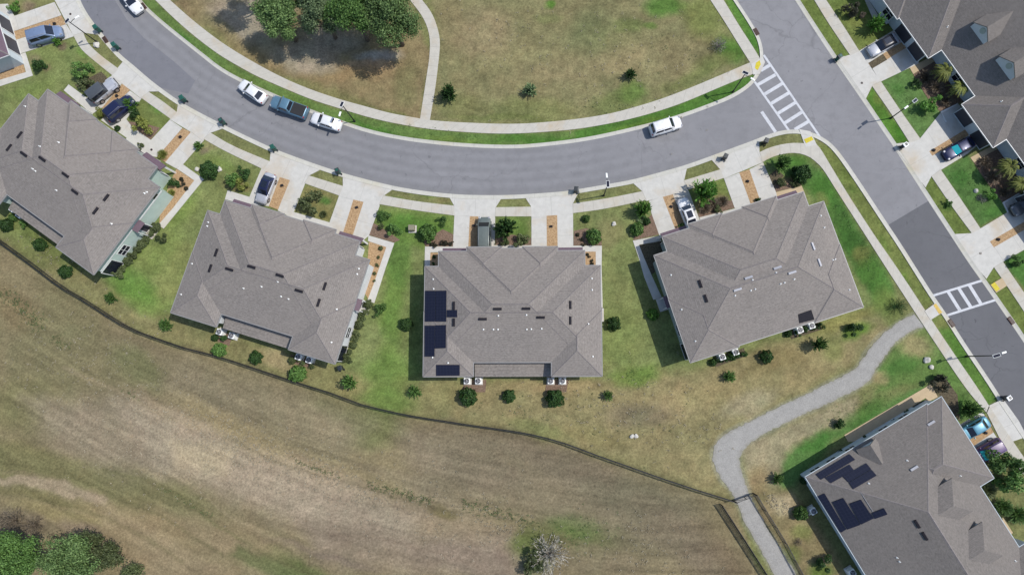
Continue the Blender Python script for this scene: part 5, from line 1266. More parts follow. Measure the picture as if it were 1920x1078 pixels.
m = MB(); m.box((.05, -.05, .05), (1.15, 1.1, .1)); m.build("pad", M['concrete'], root)
m = MB(); m.box((0, 0, .48), (.86, .82, .78), 0, .95); bevel(m.build("cabinet", m_plain("khaki_cabinet_paint", alb(140, 134, 112), .6), root), .03)
m = MB(); m.box((0, -.42, .45), (.7, .03, .6)); m.build("door", m_plain("khaki_cabinet_door", alb(132, 126, 106), .6), root)
for lb, px_, py_, rz_ in [("rusty storm drain inlet in the kerb between the two upper left bins", 197, 75, -.95), ("rusty storm drain inlet in the kerb at the park corner above the crosswalk", 1418, 60, 2.05), ("rusty storm drain inlet on the left kerb below the lower crossing", 1784, 606, -.98), ("rusty storm drain inlet on the right kerb below the lower crossing", 1896, 601, -.98), ("rusty storm drain inlet in the kerb ahead of the topmost white sedan", 269, 12, -.9)]:
    p = at(px_, py_, .1); root = tag(empty("storm_drain", (p.x, p.y, 0), rz_), lb, "storm drain", "storm drain inlets in the kerbs")
    m = MB(); m.box((0, 0, .07), (1.1, .55, .12)); m.build("frame", M['rust'], root)
    m = MB()
    for i in range(7): m.box((-.42+.14*i, 0, .137), (.05, .42, .02))
    m.build("grate", M['black'], root)
for lb, px_, py_ in [("small black drain cap on the first apron at the upper left", 132, 27), ("small black drain cap on the apron beside the half-shaded silver sedan", 1616, 156), ("small black drain cap on the lower right apron above the crossing", 1838.5, 475), ("small black drain cap near the mint house porch roof", 284, 281)]:
    p = at(px_, py_, .06); root = tag(empty("drain_cap", (p.x, p.y, .05)), lb, "drain cap", "round drain caps in the concrete")
    m = MB(); m.cyl((0, 0, .01), .17, .04, 16); m.build("ring", M['rust'], root); m = MB(); m.cyl((0, 0, .02), .13, .04, 16); m.build("lid", M['black'], root)
for lb, px_, py_, r_ in [("pale boulder in the grass near the lower right lamp", 1738, 675, .5), ("small pale stone beside the boulder near the dark scorched bush", 1747, 688, .35), ("small white stone on the lawn between the two right-hand beds", 1830, 358, .35), ("small stone in the lawn left of the corner twin house", 1151, 420, .35),
                   ("white stone in the lawn beside the round shrub of the mint house", 410, 318, .42), ("white stone in the bed beside the round shrub of the mint house", 369.5, 317.5, .36), ("white stone in the back yard, left of two, above the fence", 1185, 818, .32), ("white stone in the back yard, right of two, above the fence", 1192.5, 817.5, .32), ("white stone under the upper left lamp", 181, 85, .5)]:
    p = at(px_, py_, .1); bm = bmesh.new(); bmesh.ops.create_icosphere(bm, subdivisions=2, radius=r_)
    for v in bm.verts:
        k = 1+.22*math.sin(v.co.x*7+px_)*math.cos(v.co.y*6+py_)+.1*rnd.uniform(-1, 1); v.co *= k; v.co.z *= .6
    me_ = bpy.data.meshes.new("boulder"); bm.to_mesh(me_); bm.free(); me_.materials.append(M['stone'])
    o = bpy.data.objects.new("boulder", me_); col.objects.link(o); o.location = (p.x, p.y, r_*.25); tag(o, lb, "stone", "loose pale stones in the lawns")

# ------------------------------------------------------------------ plants
def leafmesh(name, C, D, Nn, ln, wd, mat):
    """C centres, D leaf direction, Nn leaf normal (all (n,3)), ln/wd arrays -> folded leaf quads"""
    D = D/np.linalg.norm(D, axis=1, keepdims=True)
    S = np.cross(D, Nn); S /= np.linalg.norm(S, axis=1, keepdims=True)+1e-9
    N3 = np.cross(S, D)
    ln = ln[:, None]; wd = wd[:, None]
    v0 = C-D*ln*.5; v2 = C+D*ln*.5; v1 = C+S*wd*.5+N3*wd*.12; v3 = C-S*wd*.5+N3*wd*.12
    V = np.stack([v0, v1, v2, v3], 1).reshape(-1, 3); n = len(C)
    me = bpy.data.meshes.new(name)
    me.vertices.add(4*n); me.vertices.foreach_set("co", V.ravel())
    me.loops.add(4*n); me.loops.foreach_set("vertex_index", np.arange(4*n))
    me.polygons.add(n); me.polygons.foreach_set("loop_start", np.arange(n)*4); me.polygons.foreach_set("loop_total", np.full(n, 4))
    me.update(calc_edges=True); me.materials.append(M[mat]); return me
def rdir(g, n, up=.0):
    v = g.normal(size=(n, 3)); v[:, 2] += up; return v/np.linalg.norm(v, axis=1, keepdims=True)
def link(name, me, parent):
    o = bpy.data.objects.new(name, me); col.objects.link(o); o.parent = parent; return o
def stem_mesh(h, r, n=3, spread=.35, seed=0, mat='bark'):
    q = random.Random(seed); m = MB()
    for k in range(n):
        a = 6.28*k/n+q.random(); m.tube([(0, 0, 0), (.06*math.cos(a), .06*math.sin(a), h*.3), (spread*math.cos(a), spread*math.sin(a), h)], [r, r*.8, r*.3], 6)
    return m.mesh("stem", M[mat])
PROTO = {}
def foliage(kind, mat, var):
    """unit plants: crown radius 1"""
    key = (kind, mat, var)
    if key in PROTO: return PROTO[key]
    g = np.random.RandomState(abs(hash((kind, var))) % 9999 if False else (len(kind)*131+var*17+sum(map(ord, kind))) % 9999)
    if kind == 'round':                      # clipped dense shrub with an uneven outline
        n = 1500; d_ = rdir(g, n, .25); d_[:, 2] = np.abs(d_[:, 2])*1.0-.12
        bumps = 1+.15*np.sin(d_[:, 0]*5+var*2)*np.cos(d_[:, 1]*4+var)+.09*np.sin(d_[:, 1]*9+2*var)+.06*np.sin(d_[:, 0]*13)
        r_ = (.72+.28*g.rand(n)**.6)*bumps
        C = d_*r_[:, None]*np.array([.93, .93, .95])+np.array([0, 0, .42]); C[:, 2] = np.maximum(C[:, 2], .08)
        Nn = d_+rdir(g, n)*.7; D = rdir(g, n)
        me = leafmesh("foliage", C, D, Nn, g.uniform(.14, .26, n), g.uniform(.10, .17, n), mat)
    elif kind == 'loose':                    # open shrub of several leafy lobes
        L = 9; cen = g.normal(size=(L, 3))*np.array([.42, .42, .22])+np.array([0, 0, .75]); C = []; n = 1100
        rad = g.uniform(.28, .5, L)
        w = g.randint(0, L, n); d_ = rdir(g, n); C = cen[w]+d_*(rad[w]*(.5+.5*g.rand(n)))[:, None]
        C[:, 2] = np.maximum(C[:, 2], .1)
        me = leafmesh("foliage", C, rdir(g, n), d_+rdir(g, n)*.8+np.array([0, 0, .5]), g.uniform(.14, .30, n), g.uniform(.08, .15, n), mat)
    elif kind == 'spiky':                    # many straight leafy shoots from one foot
        C = []; D = []; Nn = []; Ls = []
        for k in range(60):
            a = 6.283*k/60*7.03+g.rand()*.4; el = math.radians(g.uniform(14, 82)); Lg = g.uniform(.75, 1.08)*(1.0 if el < 1 else 1.15)
            ax = np.array([math.cos(a)*math.cos(el), math.sin(a)*math.cos(el), math.sin(el)*1.25])
            m_ = 20
            for i in range(m_):
                s = .22+.78*(i+g.rand())/m_; c = ax*Lg*s+np.array([0, 0, .25-.12*s*s*math.cos(el)])
                side = g.normal(size=3)*.5
                C.append(c+g.normal(size=3)*.035); D.append(ax+side); Nn.append(np.array([0, 0, 1])+g.normal(size=3)*.6); Ls.append(.30*(1.1-.45*s))
        n = len(C); Ls = np.array(Ls)
        me = leafmesh("foliage", np.array(C), np.array(D), np.array(Nn), Ls, Ls*.46, mat)
    elif kind == 'palm':                     # arching fronds with leaflets
        C = []; D = []; Nn = []; Ls = []
        for k in range(20):
            a = 6.283*k/20+g.uniform(-.15, .15); el = g.uniform(.2, 1.1)
            for i in range(26):
                s = (i+1)/26; rr = s*math.cos(el*.55); z = 1.1+math.sin(el)*s*.8-.75*s*s
                rad_ = np.array([math.cos(a), math.sin(a), 0]); tn = np.array([-math.sin(a), math.cos(a), 0])
                for sg in (-1, 1):
                    L_ = .30*(1-abs(2*s-.9)*.55)
                    dd = rad_*.75+tn*sg*.8+np.array([0, 0, -.25]); dd /= np.linalg.norm(dd)
                    C.append(rad_*rr+dd*L_*.45+np.array([0, 0, z])); D.append(dd); Nn.append(np.array([0, 0, 1])+g.normal(size=3)*.2); Ls.append(L_)
        Ls = np.array(Ls); me = leafmesh("fronds", np.array(C), np.array(D), np.array(Nn), Ls, Ls*.17+.012, mat)
    elif kind == 'grass':                    # tuft of arching blades
        C = []; D = []; Nn = []; Ls = []
        for k in range(260):
            a = g.rand()*6.283; r0 = g.rand()**.5*.45; out = g.uniform(.2, 1.0)
            base = np.array([math.cos(a)*r0, math.sin(a)*r0, .05]); b = a+g.normal()*.5; dr = np.array([math.cos(b), math.sin(b), 0])
            for i in range(3):
                s = (i+.5)/3; C.append(base+dr*out*.62*s*s**.3+np.array([0, 0, .8*s-.55*out*s*s])); D.append(dr*out*(.4+s)+np.array([0, 0, .9-1.2*out*s])); Nn.append(np.array([0, 0, 1])+g.normal(size=3)*.4); Ls.append(.36)
        Ls = np.array(Ls); me = leafmesh("blades", np.array(C), np.array(D), np.array(Nn), Ls, Ls*.16, mat)
    elif kind == 'twigs':                    # bare tangled dry bush
        C = []; D = []; Nn = []; Ls = []
        for k in range(90):
            a = g.rand()*6.283; el = g.uniform(.15, 1.3); c = np.zeros(3)+np.array([0, 0, .1]); ax = np.array([math.cos(a)*math.cos(el), math.sin(a)*math.cos(el), math.sin(el)*.9])
            for i in range(9):
                ax = ax+g.normal(size=3)*.22; ax /= np.linalg.norm(ax); c = c+ax*.115; C.append(c.copy()); D.append(ax.copy()); Nn.append(g.normal(size=3)); Ls.append(.17)
                if i > 3: C.append(c+g.normal(size=3)*.06); D.append(g.normal(size=3)); Nn.append(g.normal(size=3)); Ls.append(.13)
        Ls = np.array(Ls); C = np.array(C); C[:, 2] = np.maximum(C[:, 2], .05)
        me = leafmesh("twigs", C, np.array(D), np.array(Nn), Ls, Ls*.20, mat)
    st = {'round': lambda: stem_mesh(.6, .05, 4, .2, var), 'loose': lambda: stem_mesh(.8, .05, 4, .3, var), 'spiky': lambda: stem_mesh(.9, .045, 6, .45, var),
          'palm': lambda: stem_mesh(1.15, .11, 1, .02, var), 'grass': None, 'twigs': lambda: stem_mesh(.5, .05, 5, .3, var)}[kind]
    PROTO[key] = (me, st() if st else None); return PROTO[key]
PN = {'round': ("round_shrub", "shrub"), 'loose': ("leafy_shrub", "shrub"), 'spiky': ("young_tree", "young tree"), 'palm': ("palm", "palm"), 'grass': ("ornamental_grass", "ornamental grass"), 'twigs': ("dry_bush", "dry bush")}
GRP = {'round': "clipped shrubs in the yards", 'loose': "leafy shrubs in the yards", 'spiky': "young trees in the yards and the park", 'palm': "palms at the row house", 'grass': "ornamental grasses in the beds", 'twigs': "dry bushes"}
pc = [0]
def plant(kind, mat, px, py, r, label, h=1.0, plain=False):
    pc[0] += 1; var = pc[0] % 3; R_ = r*SC*1.0
    zc_ = {'round': .5, 'loose': .7, 'spiky': .8, 'palm': 1.1, 'grass': .3, 'twigs': .4}[kind]*R_*h
    p = at(px, py, zc_); me, st = foliage(kind, mat, var)
    root = empty(PN[kind][0], (p.x, p.y, 0), pc[0]*1.7); root.scale = (R_, R_, R_*h)
    link(me.name.split('.')[0], me, root)
    if st: link("stem" if kind != 'palm' else "trunk", st, root)
    tag(root, label, PN[kind][1], GRP[kind], 'thing')
    return root
PL = [
 # the fence line, from the left
 ('round', 'leaf_dark', 12.5, 422, 13, "dark round shrub at the left edge behind the mint house"), ('round', 'leaf_dark', 75, 459, 13, "dark round shrub between the fence and the mint house, second from the left edge"), ('round', 'leaf_dark', 123, 510, 13, "dark round shrub at the fence just below the mint house's rear corner"),
 ('spiky', 'leaf_mid', 206, 558, 13, "small spiky young tree by the fence between the mint and the white-walled house"), ('spiky', 'leaf_mid', 309, 609, 15, "dark spiky young tree at the left rear corner of the white-walled house"), ('round', 'leaf_mid', 410.6, 656.5, 14, "round green shrub touching the fence below the left air conditioners of the white-walled house"),
 ('round', 'leaf_dark', 480, 670, 13, "dark round shrub at the fence below the lanai roof of the white-walled house"), ('round', 'leaf_mid', 557.6, 700, 17, "large round green shrub at the fence below the right air conditioners of the white-walled house"), ('spiky', 'leaf_mid', 654, 717, 17, "spiky young tree by the fence right of the white-walled house"),
 ('spiky', 'leaf_mid', 777, 735, 15, "spiky young tree below the left rear corner of the middle house"), ('round', 'leaf_dark', 878, 743, 18, "large round shrub below the left air conditioners of the middle house"), ('round', 'leaf_dark', 955, 742, 13, "small round shrub behind the middle of the middle house"),
 ('round', 'leaf_dark', 1040.6, 747, 18, "large round shrub below the right air conditioners of the middle house"), ('spiky', 'leaf_mid', 1141, 741.6, 12, "small spiky young tree in the dry grass right of the middle house"), ('spiky', 'leaf_mid', 1369, 706.6, 13, "small spiky young tree below the left air conditioners of the corner twin house"),
 ('round', 'leaf_dark', 1437, 669, 13, "dark round shrub behind the middle of the corner twin house"), ('spiky', 'leaf_mid', 1538, 646, 17, "spiky young tree below the right air conditioners of the corner twin house"), ('loose', 'leaf_dark', 1598, 615, 14, "dark low shrub in a green patch right of the corner twin house"),
 ('loose', 'leaf_dark', 1575, 795, 11, "dark small shrub in the grass left of the tan walk"), ('twigs', 'leaf_dark', 1685, 574, 18, "thin scraggly bush at the top of the gravel path"), ('loose', 'leaf_maroon', 1762, 711, 17, "blackened scorched bush beside the lower right pavement"), ('spiky', 'leaf_mid', 1822, 768, 20, "bushy spiky tree above the light blue sedan"),
 # side yards
 ('loose', 'leaf_mid', 713, 579, 12, "small green shrub in the side lawn right of the white-walled house"), ('round', 'leaf_dark', 761, 607.6, 13, "round shrub at the edge of the middle house's left shadow"), ('round', 'leaf_dark', 1151, 607, 14, "round shrub in the lawn right of the middle house"), ('round', 'leaf_bright', 1224, 589, 12, "bright round shrub in the shade left of the corner twin house"),
 ('loose', 'leaf_olive', 305.6, 449, 11, "olive shrub in the lawn between the mint and the white-walled house"),
 # front yards
 ('loose', 'leaf_dark', 72.7, 122, 14, "dark shrub beside the orange bed at the far left"), ('spiky', 'leaf_bright', 106, 77, 10, "bright little tree beside the blue-grey minivan"), ('loose', 'leaf_mid', 147, 139, 17, "large green shrub left of the off-road car"), ('loose', 'leaf_mid', 169, 127, 11, "small green shrub upper right of the large one near the off-road car"), ('loose', 'leaf_bright', 27, 15, 11, "bright yellow-green shrub at the top left edge"),
 ('loose', 'leaf_olive', 155, 161, 15, "low olive shrubbery in the bed behind the off-road car"), ('spiky', 'leaf_bright', 243, 195, 15, "bright green bush overhanging the navy SUV"), ('loose', 'leaf_yellow', 190.5, 212, 11, "yellow-green shrub at the foot of the mulch strip behind the navy SUV"), ('loose', 'leaf_yellow', 264, 231, 18, "yellow-green shrub in the bed between the mint house's drives"), ('loose', 'leaf_dark', 252, 215, 12, "dark shrub under the bright bush by the navy SUV"),
 ('round', 'leaf_dark', 220, 241, 6, "small potted dark shrub at the mint house front"), ('loose', 'leaf_olive', 265, 272, 7, "small olive shrub at the front walk of the mint house"), ('spiky', 'leaf_mid', 371, 273, 11, "thin young tree at the edge of the mint house's right drive"), ('grass', 'leaf_yellow', 305, 290, 12, "yellow grass tuft at the end of the mint house's right mulch strip"),
 ('round', 'leaf_dark', 392, 319, 18, "large round shrub between two white stones in front of the mint house"), ('loose', 'leaf_mid', 436.6, 337, 17, "large green shrub in the lawn left of the dark-roofed silver sedan"), ('loose', 'leaf_dark', 460, 325, 12, "dark upright shrub next to the silver sedan with the dark roof"), ('loose', 'leaf_yellow', 453, 351, 13, "low yellow-green shrub in front of the white-walled house's left corner"), ('loose', 'leaf_dark', 327, 343, 12, "dark leafy shrub in the orange bed of the mint house"), ('grass', 'leaf_yellow', 322, 362, 9, "yellow grass tuft in the orange bed of the mint house"),
 ('loose', 'leaf_olive', 575, 383, 23, "large dark olive tree-like shrub in front of the white-walled house"), ('grass', 'leaf_olive', 606.5, 402, 9, "olive grass tuft beside the large olive shrub"), ('loose', 'leaf_mid', 719, 404.5, 12, "upright green shrub at the drive right of the white-walled house, the upper one"), ('loose', 'leaf_mid', 735, 428, 14, "green shrub in the bed right of the white-walled house, the lower one"), ('loose', 'leaf_olive', 714, 426, 8, "small olive shrub between two green ones right of the white-walled house"),
 ('round', 'leaf_mid', 801.7, 437, 18, "large round shrub left of the front bed of the middle house"), ('loose', 'leaf_mid', 831, 411, 10, "small green shrub above the left front bed of the middle house"), ('spiky', 'leaf_dark', 948, 427, 25, "tall dark bush beside the grey-green minivan"), ('loose', 'leaf_olive', 978, 450, 14, "low olive shrub at the front of the middle house"), ('loose', 'leaf_olive', 950, 454, 9, "small olive shrub at the foot of the tall dark bush"),
 ('round', 'leaf_mid', 1099, 410, 8, "small round shrub at the drive right of the middle house"), ('round', 'leaf_mid', 1113.7, 443, 16, "round shrub in the brown bed right of the middle house"), ('spiky', 'leaf_bright', 1206.8, 391, 19, "bright spiky tree left of the corner twin house's first drive"), ('spiky', 'leaf_bright', 1323, 358, 29, "large bright spiky tree above the dry bed of the corner twin house"), ('round', 'leaf_mid', 1195, 430, 14, "round shrub in the front bed at the left of the corner twin house"), ('round', 'leaf_dark', 1213, 415, 8, "small round shrub above the left front bed of the corner twin house"), ('grass', 'leaf_sage', 1203, 410, 11, "pale grass tuft beneath the bright spiky tree"),
 ('grass', 'leaf_dry', 1322, 391, 13, "dry brown grass tuft in the corner twin house's bed, left"), ('grass', 'leaf_dry', 1337, 382, 13, "dry brown grass tuft in the corner twin house's bed, middle"), ('grass', 'leaf_dry', 1355, 378, 13, "dry brown grass tuft in the corner twin house's bed, right"), ('loose', 'leaf_olive', 1346, 393, 8, "small olive shrub at the wall below the dry grasses"), ('loose', 'leaf_dark', 1278, 422, 7, "small dark shrub at the tail of the white car with the sunroof"), ('loose', 'leaf_dark', 1421, 375, 6, "small dark shrub at the end of the corner mulch strip"),
 ('spiky', 'leaf_mid', 1468, 305.7, 19, "spiky young tree inside the pavement bend at the street corner"), ('round', 'leaf_dark', 1501, 326.5, 19, "large dark round shrub at the street corner lawn"), ('loose', 'leaf_olive', 1464, 342, 11, "low olive shrub in the dark bed at the street corner"), ('loose', 'leaf_olive', 1490, 345, 8, "small low shrub at the bed's right end at the street corner"),
 # the right side
 ('loose', 'leaf_maroon', 1601, 22, 16, "dark purplish shrub on the lawn at the top right"), ('loose', 'leaf_dry', 1617, 29, 8, "pale dead shrub next to the purplish one"), ('spiky', 'leaf_bright', 1645, 44, 18, "bright spiky tree by the blue gable wall"), ('palm', 'leaf_yellow', 1772, 132, 19, "yellow-green palm at the row house, the upper of the first pair"), ('palm', 'leaf_yellow', 1802, 163, 18, "yellow-green palm at the row house, the lower of the first pair"),
 ('loose', 'leaf_bright', 1743, 198, 17, "bright green shrub beside the street lamp at the row house"), ('grass', 'leaf_dry', 1737, 146, 18, "brown ornamental grass mound in the upper row house bed, nearest the walk"), ('grass', 'leaf_dry', 1757, 164, 17, "brown ornamental grass mound in the upper row house bed, middle"), ('grass', 'leaf_dry', 1773.6, 188, 15, "brown ornamental grass mound in the upper row house bed, nearest the drive"), ('loose', 'leaf_dark', 1716, 155, 10, "dark green tuft at the lawn edge of the upper row house bed"),
 ('palm', 'leaf_yellow', 1894, 313, 21, "large yellow-green palm in the lower row house bed"), ('palm', 'leaf_yellow', 1914, 344, 17, "yellow-green palm at the right edge in the lower row house bed"), ('grass', 'leaf_dry', 1848, 305, 15, "brown ornamental grass mound in the lower row house bed, nearest the walk"), ('grass', 'leaf_dry', 1861, 331, 18, "large brown ornamental grass mound in the lower row house bed"), ('grass', 'leaf_dry', 1884, 361, 13, "brown ornamental grass mound at the lower end of the lower bed"),
 ('loose', 'leaf_bright', 1861, 368, 12, "bright shrub on the lawn above the white edging at the right"), ('twigs', 'leaf_grey', 1842, 372, 10, "grey leafless bush on the lawn at the right"), ('loose', 'leaf_mid', 1779, 382, 7, "small green weed clump on the right verge"), ('loose', 'leaf_mid', 1908, 494, 12, "green shrub at the right edge below the last drive"),
 # around the bottom right house
 ('spiky', 'leaf_mid', 1459, 898, 13, "small spiky young tree left of the stepped solar arrays"), ('round', 'leaf_mid', 1502, 962, 14, "round shrub in front of the lone air conditioner"), ('loose', 'leaf_dark', 1541, 1057, 15, "dark shrub with pale twigs at the bottom right"), ('twigs', 'leaf_grey', 1545, 1049, 11, "pale dry twigs on the dark shrub at the bottom right"),
 ('loose', 'leaf_mid', 1872, 863, 26, "large dark green shrub below the purple car"), ('loose', 'leaf_mid', 1905, 872, 20, "large green shrub at the right edge below the purple car"), ('loose', 'leaf_mid', 1893, 905, 26, "large green shrub beside the dormers of the solar house"), ('grass', 'leaf_mid', 1880, 950, 20, "green strappy clump beside the dormers of the solar house"), ('grass', 'leaf_mid', 1908, 965, 20, "green strappy clump at the right edge near the bottom"), ('grass', 'leaf_olive', 1853, 920, 16, "olive grassy clump against the solar house wall"), ('grass', 'leaf_olive', 1868, 965, 14, "olive grassy clump lower along the solar house wall"),
 # the park and the field
 ('spiky', 'leaf_dark', 841, 173, 19, "dark young tree in the park beside the path"), ('spiky', 'leaf_sage', 994, 168, 16, "grey-green young tree in the middle of the park"), ('spiky', 'leaf_dark', 1183, 139, 14, "dark young tree in the park left of the corner"), ('twigs', 'leaf_grey', 1348, 85, 16, "grey dry bush in the park near the corner pavement"),
 ('twigs', 'leaf_grey', 1030, 1042, 38, "large grey dead bush in the field at the bottom"), ('loose', 'leaf_olive', 1000, 1056, 20, "olive green bush on the left of the grey dead one"), ('twigs', 'leaf_dry', 22, 978, 26, "dry dead bush at the lower left edge"), ('twigs', 'leaf_dry', 62, 985, 18, "dry dead bush right of the one at the lower left edge"), ('twigs', 'leaf_dry', 1497, 1016, 8, "small dry weed behind the solar house"),
]
for q in PL: plant(q[0], q[1], q[2], q[3], q[4], q[5], 1.35 if q[0] == 'spiky' and q[4] > 16 else 1.5 if q[0] == 'palm' else 1.0)
# hedges along the end walls and round the air conditioners
def hedge(a, b, n, r, mat, what):
    for k in range(n):
        f = k/(n-1) if n > 1 else .5
        w_ = "first" if k == 0 else "last" if k == n-1 else ("second", "third", "fourth", "fifth", "sixth", "seventh", "eighth")[k-1]
        plant('loose' if k % 3 else 'round', mat, a[0]+(b[0]-a[0])*f+rnd.uniform(-2, 2), a[1]+(b[1]-a[1])*f+rnd.uniform(-2, 2), r*rnd.uniform(.85, 1.2), w_+(" small shrub from the left " if abs(b[0]-a[0]) > abs(b[1]-a[1]) else " small shrub from the top ")+what)
hedge((292, 428), (222, 512), 9, 9, 'leaf_olive', "in the hedge along the mint end wall")
hedge((689, 571), (652, 674), 9, 8, 'leaf_olive', "in the hedge along the white end wall")
hedge((402, 632), (418, 636), 2, 8, 'leaf_dark', "by the white-walled house's left air conditioners")
hedge((547, 676), (586, 684), 3, 7, 'leaf_olive', "by the white-walled house's right air conditioners")
hedge((1337, 678), (1396, 663), 6, 8, 'leaf_dark', "round the corner twin house's left air conditioners")
hedge((1480, 628), (1538, 611), 5, 8, 'leaf_dark', "round the corner twin house's right air conditioners")
hedge((26, 408), (46, 418), 2, 8, 'leaf_mid', "by the mint house's air conditioners")
hedge((1508, 899), (1700, 775), 9, 8, 'leaf_dark', "along the solar house's shaded long wall")
hedge((814, 480), (814, 494), 2, 4, 'leaf_dark', "in the middle house's left orange bed")
hedge((1101, 476), (1112, 494), 4, 3.5, 'leaf_maroon', "in the middle house's right orange bed")
hedge((340, 335), (348, 352), 4, 4, 'leaf_maroon', "among tiny dark plants in the mint house's orange bed")
hedge((1084, 440), (1094, 458), 3, 4, 'leaf_maroon', "in the brown bed right of the middle house")
hedge((808, 460), (845, 456), 5, 4.5, 'leaf_maroon', "in the middle house's left brown bed")
hedge((712, 466), (700, 528), 5, 4, 'leaf_olive', "in the orange bed beside the white end wall")

# big trees
def tree(label, px, py, rad, hgt, mat, seed, lobes=14, n=9000, name="broadleaf_tree", flat=.62):
    """px, py: where the middle of the crown shows; rad in photo pixels"""
    g = np.random.RandomState(seed); q = random.Random(seed); R_ = rad*SC*.95
    p = at(px, py, hgt*.72); root = tag(empty(name, (p.x, p.y, 0)), label, "tree", None)
    cz = hgt*.68
    cen = []
    for k in range(lobes):
        a = 2.4*k+q.uniform(-.4, .4); r_ = R_*.74*math.sqrt((k+.4)/lobes); cen.append((r_*math.cos(a), r_*math.sin(a), cz+hgt*.26*(1-(r_/R_)**2)+q.uniform(-.9, .9)))
    cen = np.array(cen); rl = R_*g.uniform(.20, .40, lobes)
    # twig clusters inside each lobe, leaves round each cluster
    ncl = n//30; w = g.randint(0, lobes, ncl); d_ = rdir(g, ncl, .25); cc_ = cen[w]+d_*(rl[w]*(.35+.65*g.rand(ncl)**.5))[:, None]*np.array([1, 1, flat+.2])
    k_ = g.randint(0, ncl, n); off = g.normal(size=(n, 3))*.27
    C = cc_[k_]+off; Nn = d_[k_]*.8+rdir(g, n)*.8+np.array([0, 0, .5])
    me_ = leafmesh("crown", C, rdir(g, n), Nn, g.uniform(.16, .34, n), g.uniform(.10, .19, n), mat)
    link("crown", me_, root)
    m = MB(); m.tube([(0, 0, -.1), (.1, 0, hgt*.18), (.05, .1, hgt*.42)], [hgt*.045, hgt*.034, hgt*.026], 10)
    for c in cen[::2]:
        m.tube([(.07, .06, hgt*.36), (c[0]*.45, c[1]*.45, hgt*.5), (c[0], c[1], c[2]-.2)], [hgt*.020, hgt*.013, hgt*.005], 6)
    link("trunk", m.mesh("trunk", M['bark']), root)
    return root
tree("grey-green oak at the left of the group at the top of the park", 523, 36, 45, 7.0, 'leaf_oak', 3, 11, 14000)
tree("pale grey-green oak in the middle of the group at the top of the park", 603, 30, 46, 7.0, 'leaf_sage', 5, 14, 14000)
tree("bright green oak between the pale and the dark one in the park", 664, 28, 50, 8.0, 'leaf_mid', 6, 13, 15000)
tree("large dark green oak at the right of the group beside the park path", 734, 38, 62, 8.0, 'leaf_oak', 8, 19, 22000)
tree("leafy oak top at the upper edge above the gap between the two left oaks", 566, -18, 44, 8.0, 'leaf_oak', 21, 11, 9000)
tree("bright leafy top behind the dark oak at the upper edge", 690, -14, 50, 9.0, 'leaf_mid', 9, 12, 9000)
tree("tree beyond the top edge throwing its shade on the park's bare soil", 466, -42, 40, 9.0, 'leaf_oak', 11, 9, 8000)
tree("dark green tree at the bottom left corner", 28, 1042, 56, 5.0, 'leaf_mid', 13, 22, 20000)
tree("paler green tree beside the dark one at the bottom left", 138, 1050, 54, 4.2, 'leaf_oak', 15, 20, 19000)
tree("olive scrubby tree at the bottom left, right of the pale one", 205, 1042, 26, 2.6, 'leaf_olive', 17, 12, 3600)
tree("olive scrubby tree above the pale green one at the bottom left", 170, 1012, 18, 2.4, 'leaf_olive', 18, 9, 2000)
tree("low olive scrub tree at the bottom edge near the lower left", 246, 1074, 18, 2.0, 'leaf_olive', 19, 9, 1500)

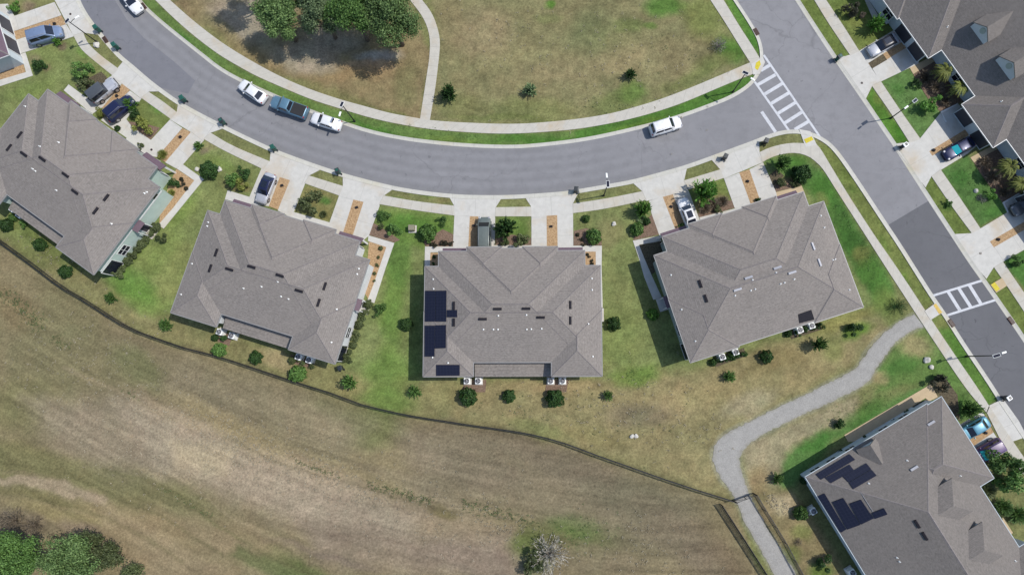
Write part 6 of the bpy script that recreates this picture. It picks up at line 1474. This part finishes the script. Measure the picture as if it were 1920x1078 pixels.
# uncountable weeds and straw along the eroded lines of the field
def weeds(name, spec, mat, size, seed):
    g = np.random.RandomState(seed); C = []
    for x0, y0, x1, y1, wd, n in spec:
        f = g.rand(n); a = np.array([x0, y0])+f[:, None]*np.array([x1-x0, y1-y0])+g.normal(size=(n, 2))*wd
        for q in a:
            p = at(q[0], q[1], 0)
            for k in range(6): C.append((p.x+g.normal()*.12, p.y+g.normal()*.12, .05+.12*g.rand()))
    C = np.array(C); n = len(C)
    me_ = leafmesh(name, C, rdir(g, n)*np.array([1, 1, .35]), rdir(g, n, 1.6), g.uniform(.6, 1.3, n)*size, g.uniform(.3, .6, n)*size, mat)
    o = bpy.data.objects.new(name, me_); col.objects.link(o); tag(o, kind="stuff"); return o
weeds("field_weeds", [(2, 545, 80, 612, 8, 150), (100, 632, 130, 652, 6, 30), (545, 860, 640, 895, 3, 50), (690, 908, 812, 940, 4, 110), (870, 942, 960, 968, 6, 80), (960, 965, 1010, 985, 6, 30), (230, 735, 260, 740, 5, 12), (880, 760, 1300, 800, 26, 36), (1200, 90, 1300, 110, 24, 14), (1090, 195, 1180, 200, 6, 14), (300, 915, 400, 970, 3, 30)], 'leaf_olive', .17, 4)
weeds("straw_tufts", [(100, 640, 330, 860, 70, 420), (330, 780, 480, 850, 34, 320), (430, 830, 700, 920, 26, 260), (1000, 720, 1330, 800, 40, 160), (880, 60, 1300, 130, 70, 160), (560, 890, 900, 990, 50, 160), (1150, 1000, 1260, 1070, 40, 120), (900, 960, 1010, 1010, 24, 90), (40, 430, 130, 500, 18, 50), (1440, 930, 1475, 960, 8, 40)], 'straw', .17, 6)
weeds("lawn_tufts", [(600, 218, 900, 258, 3, 30), (1520, 800, 1700, 720, 8, 40), (1570, 380, 1640, 520, 5, 40), (1680, 170, 1730, 230, 8, 30), (1800, 320, 1860, 400, 8, 30), (1170, 704, 1220, 704, 10, 30), (1040, 1000, 1120, 1000, 20, 70)], 'leaf_mid', .14, 9)

# ------------------------------------------------------------------ light
w = bpy.data.worlds.new("World"); sc.world = w; w.use_nodes = True
nt = w.node_tree; bg = nt.nodes["Background"]
sky = nt.nodes.new("ShaderNodeTexSky"); sky.sky_type = 'NISHITA'; sky.sun_disc = False
sv = Vector((.755, .14, 1.0)).normalized()                # towards the sun
sky.sun_elevation = math.asin(sv.z); sky.sun_rotation = math.atan2(sv.x, sv.y)
nt.links.new(sky.outputs[0], bg.inputs[0]); bg.inputs[1].default_value = .15
sun = bpy.data.objects.new("sun", bpy.data.lights.new("sun", 'SUN')); col.objects.link(sun)
sun.data.energy = 3.75; sun.data.angle = R(.5); sun.data.color = (1, .965, .91)
sun.rotation_euler = sv.to_track_quat('Z', 'Y').to_euler(); sun.location = (0, 0, 60)
vs_ = sc.view_settings; vs_.view_transform = 'Standard'; vs_.look = 'None'; vs_.exposure = .30; vs_.gamma = 1.0
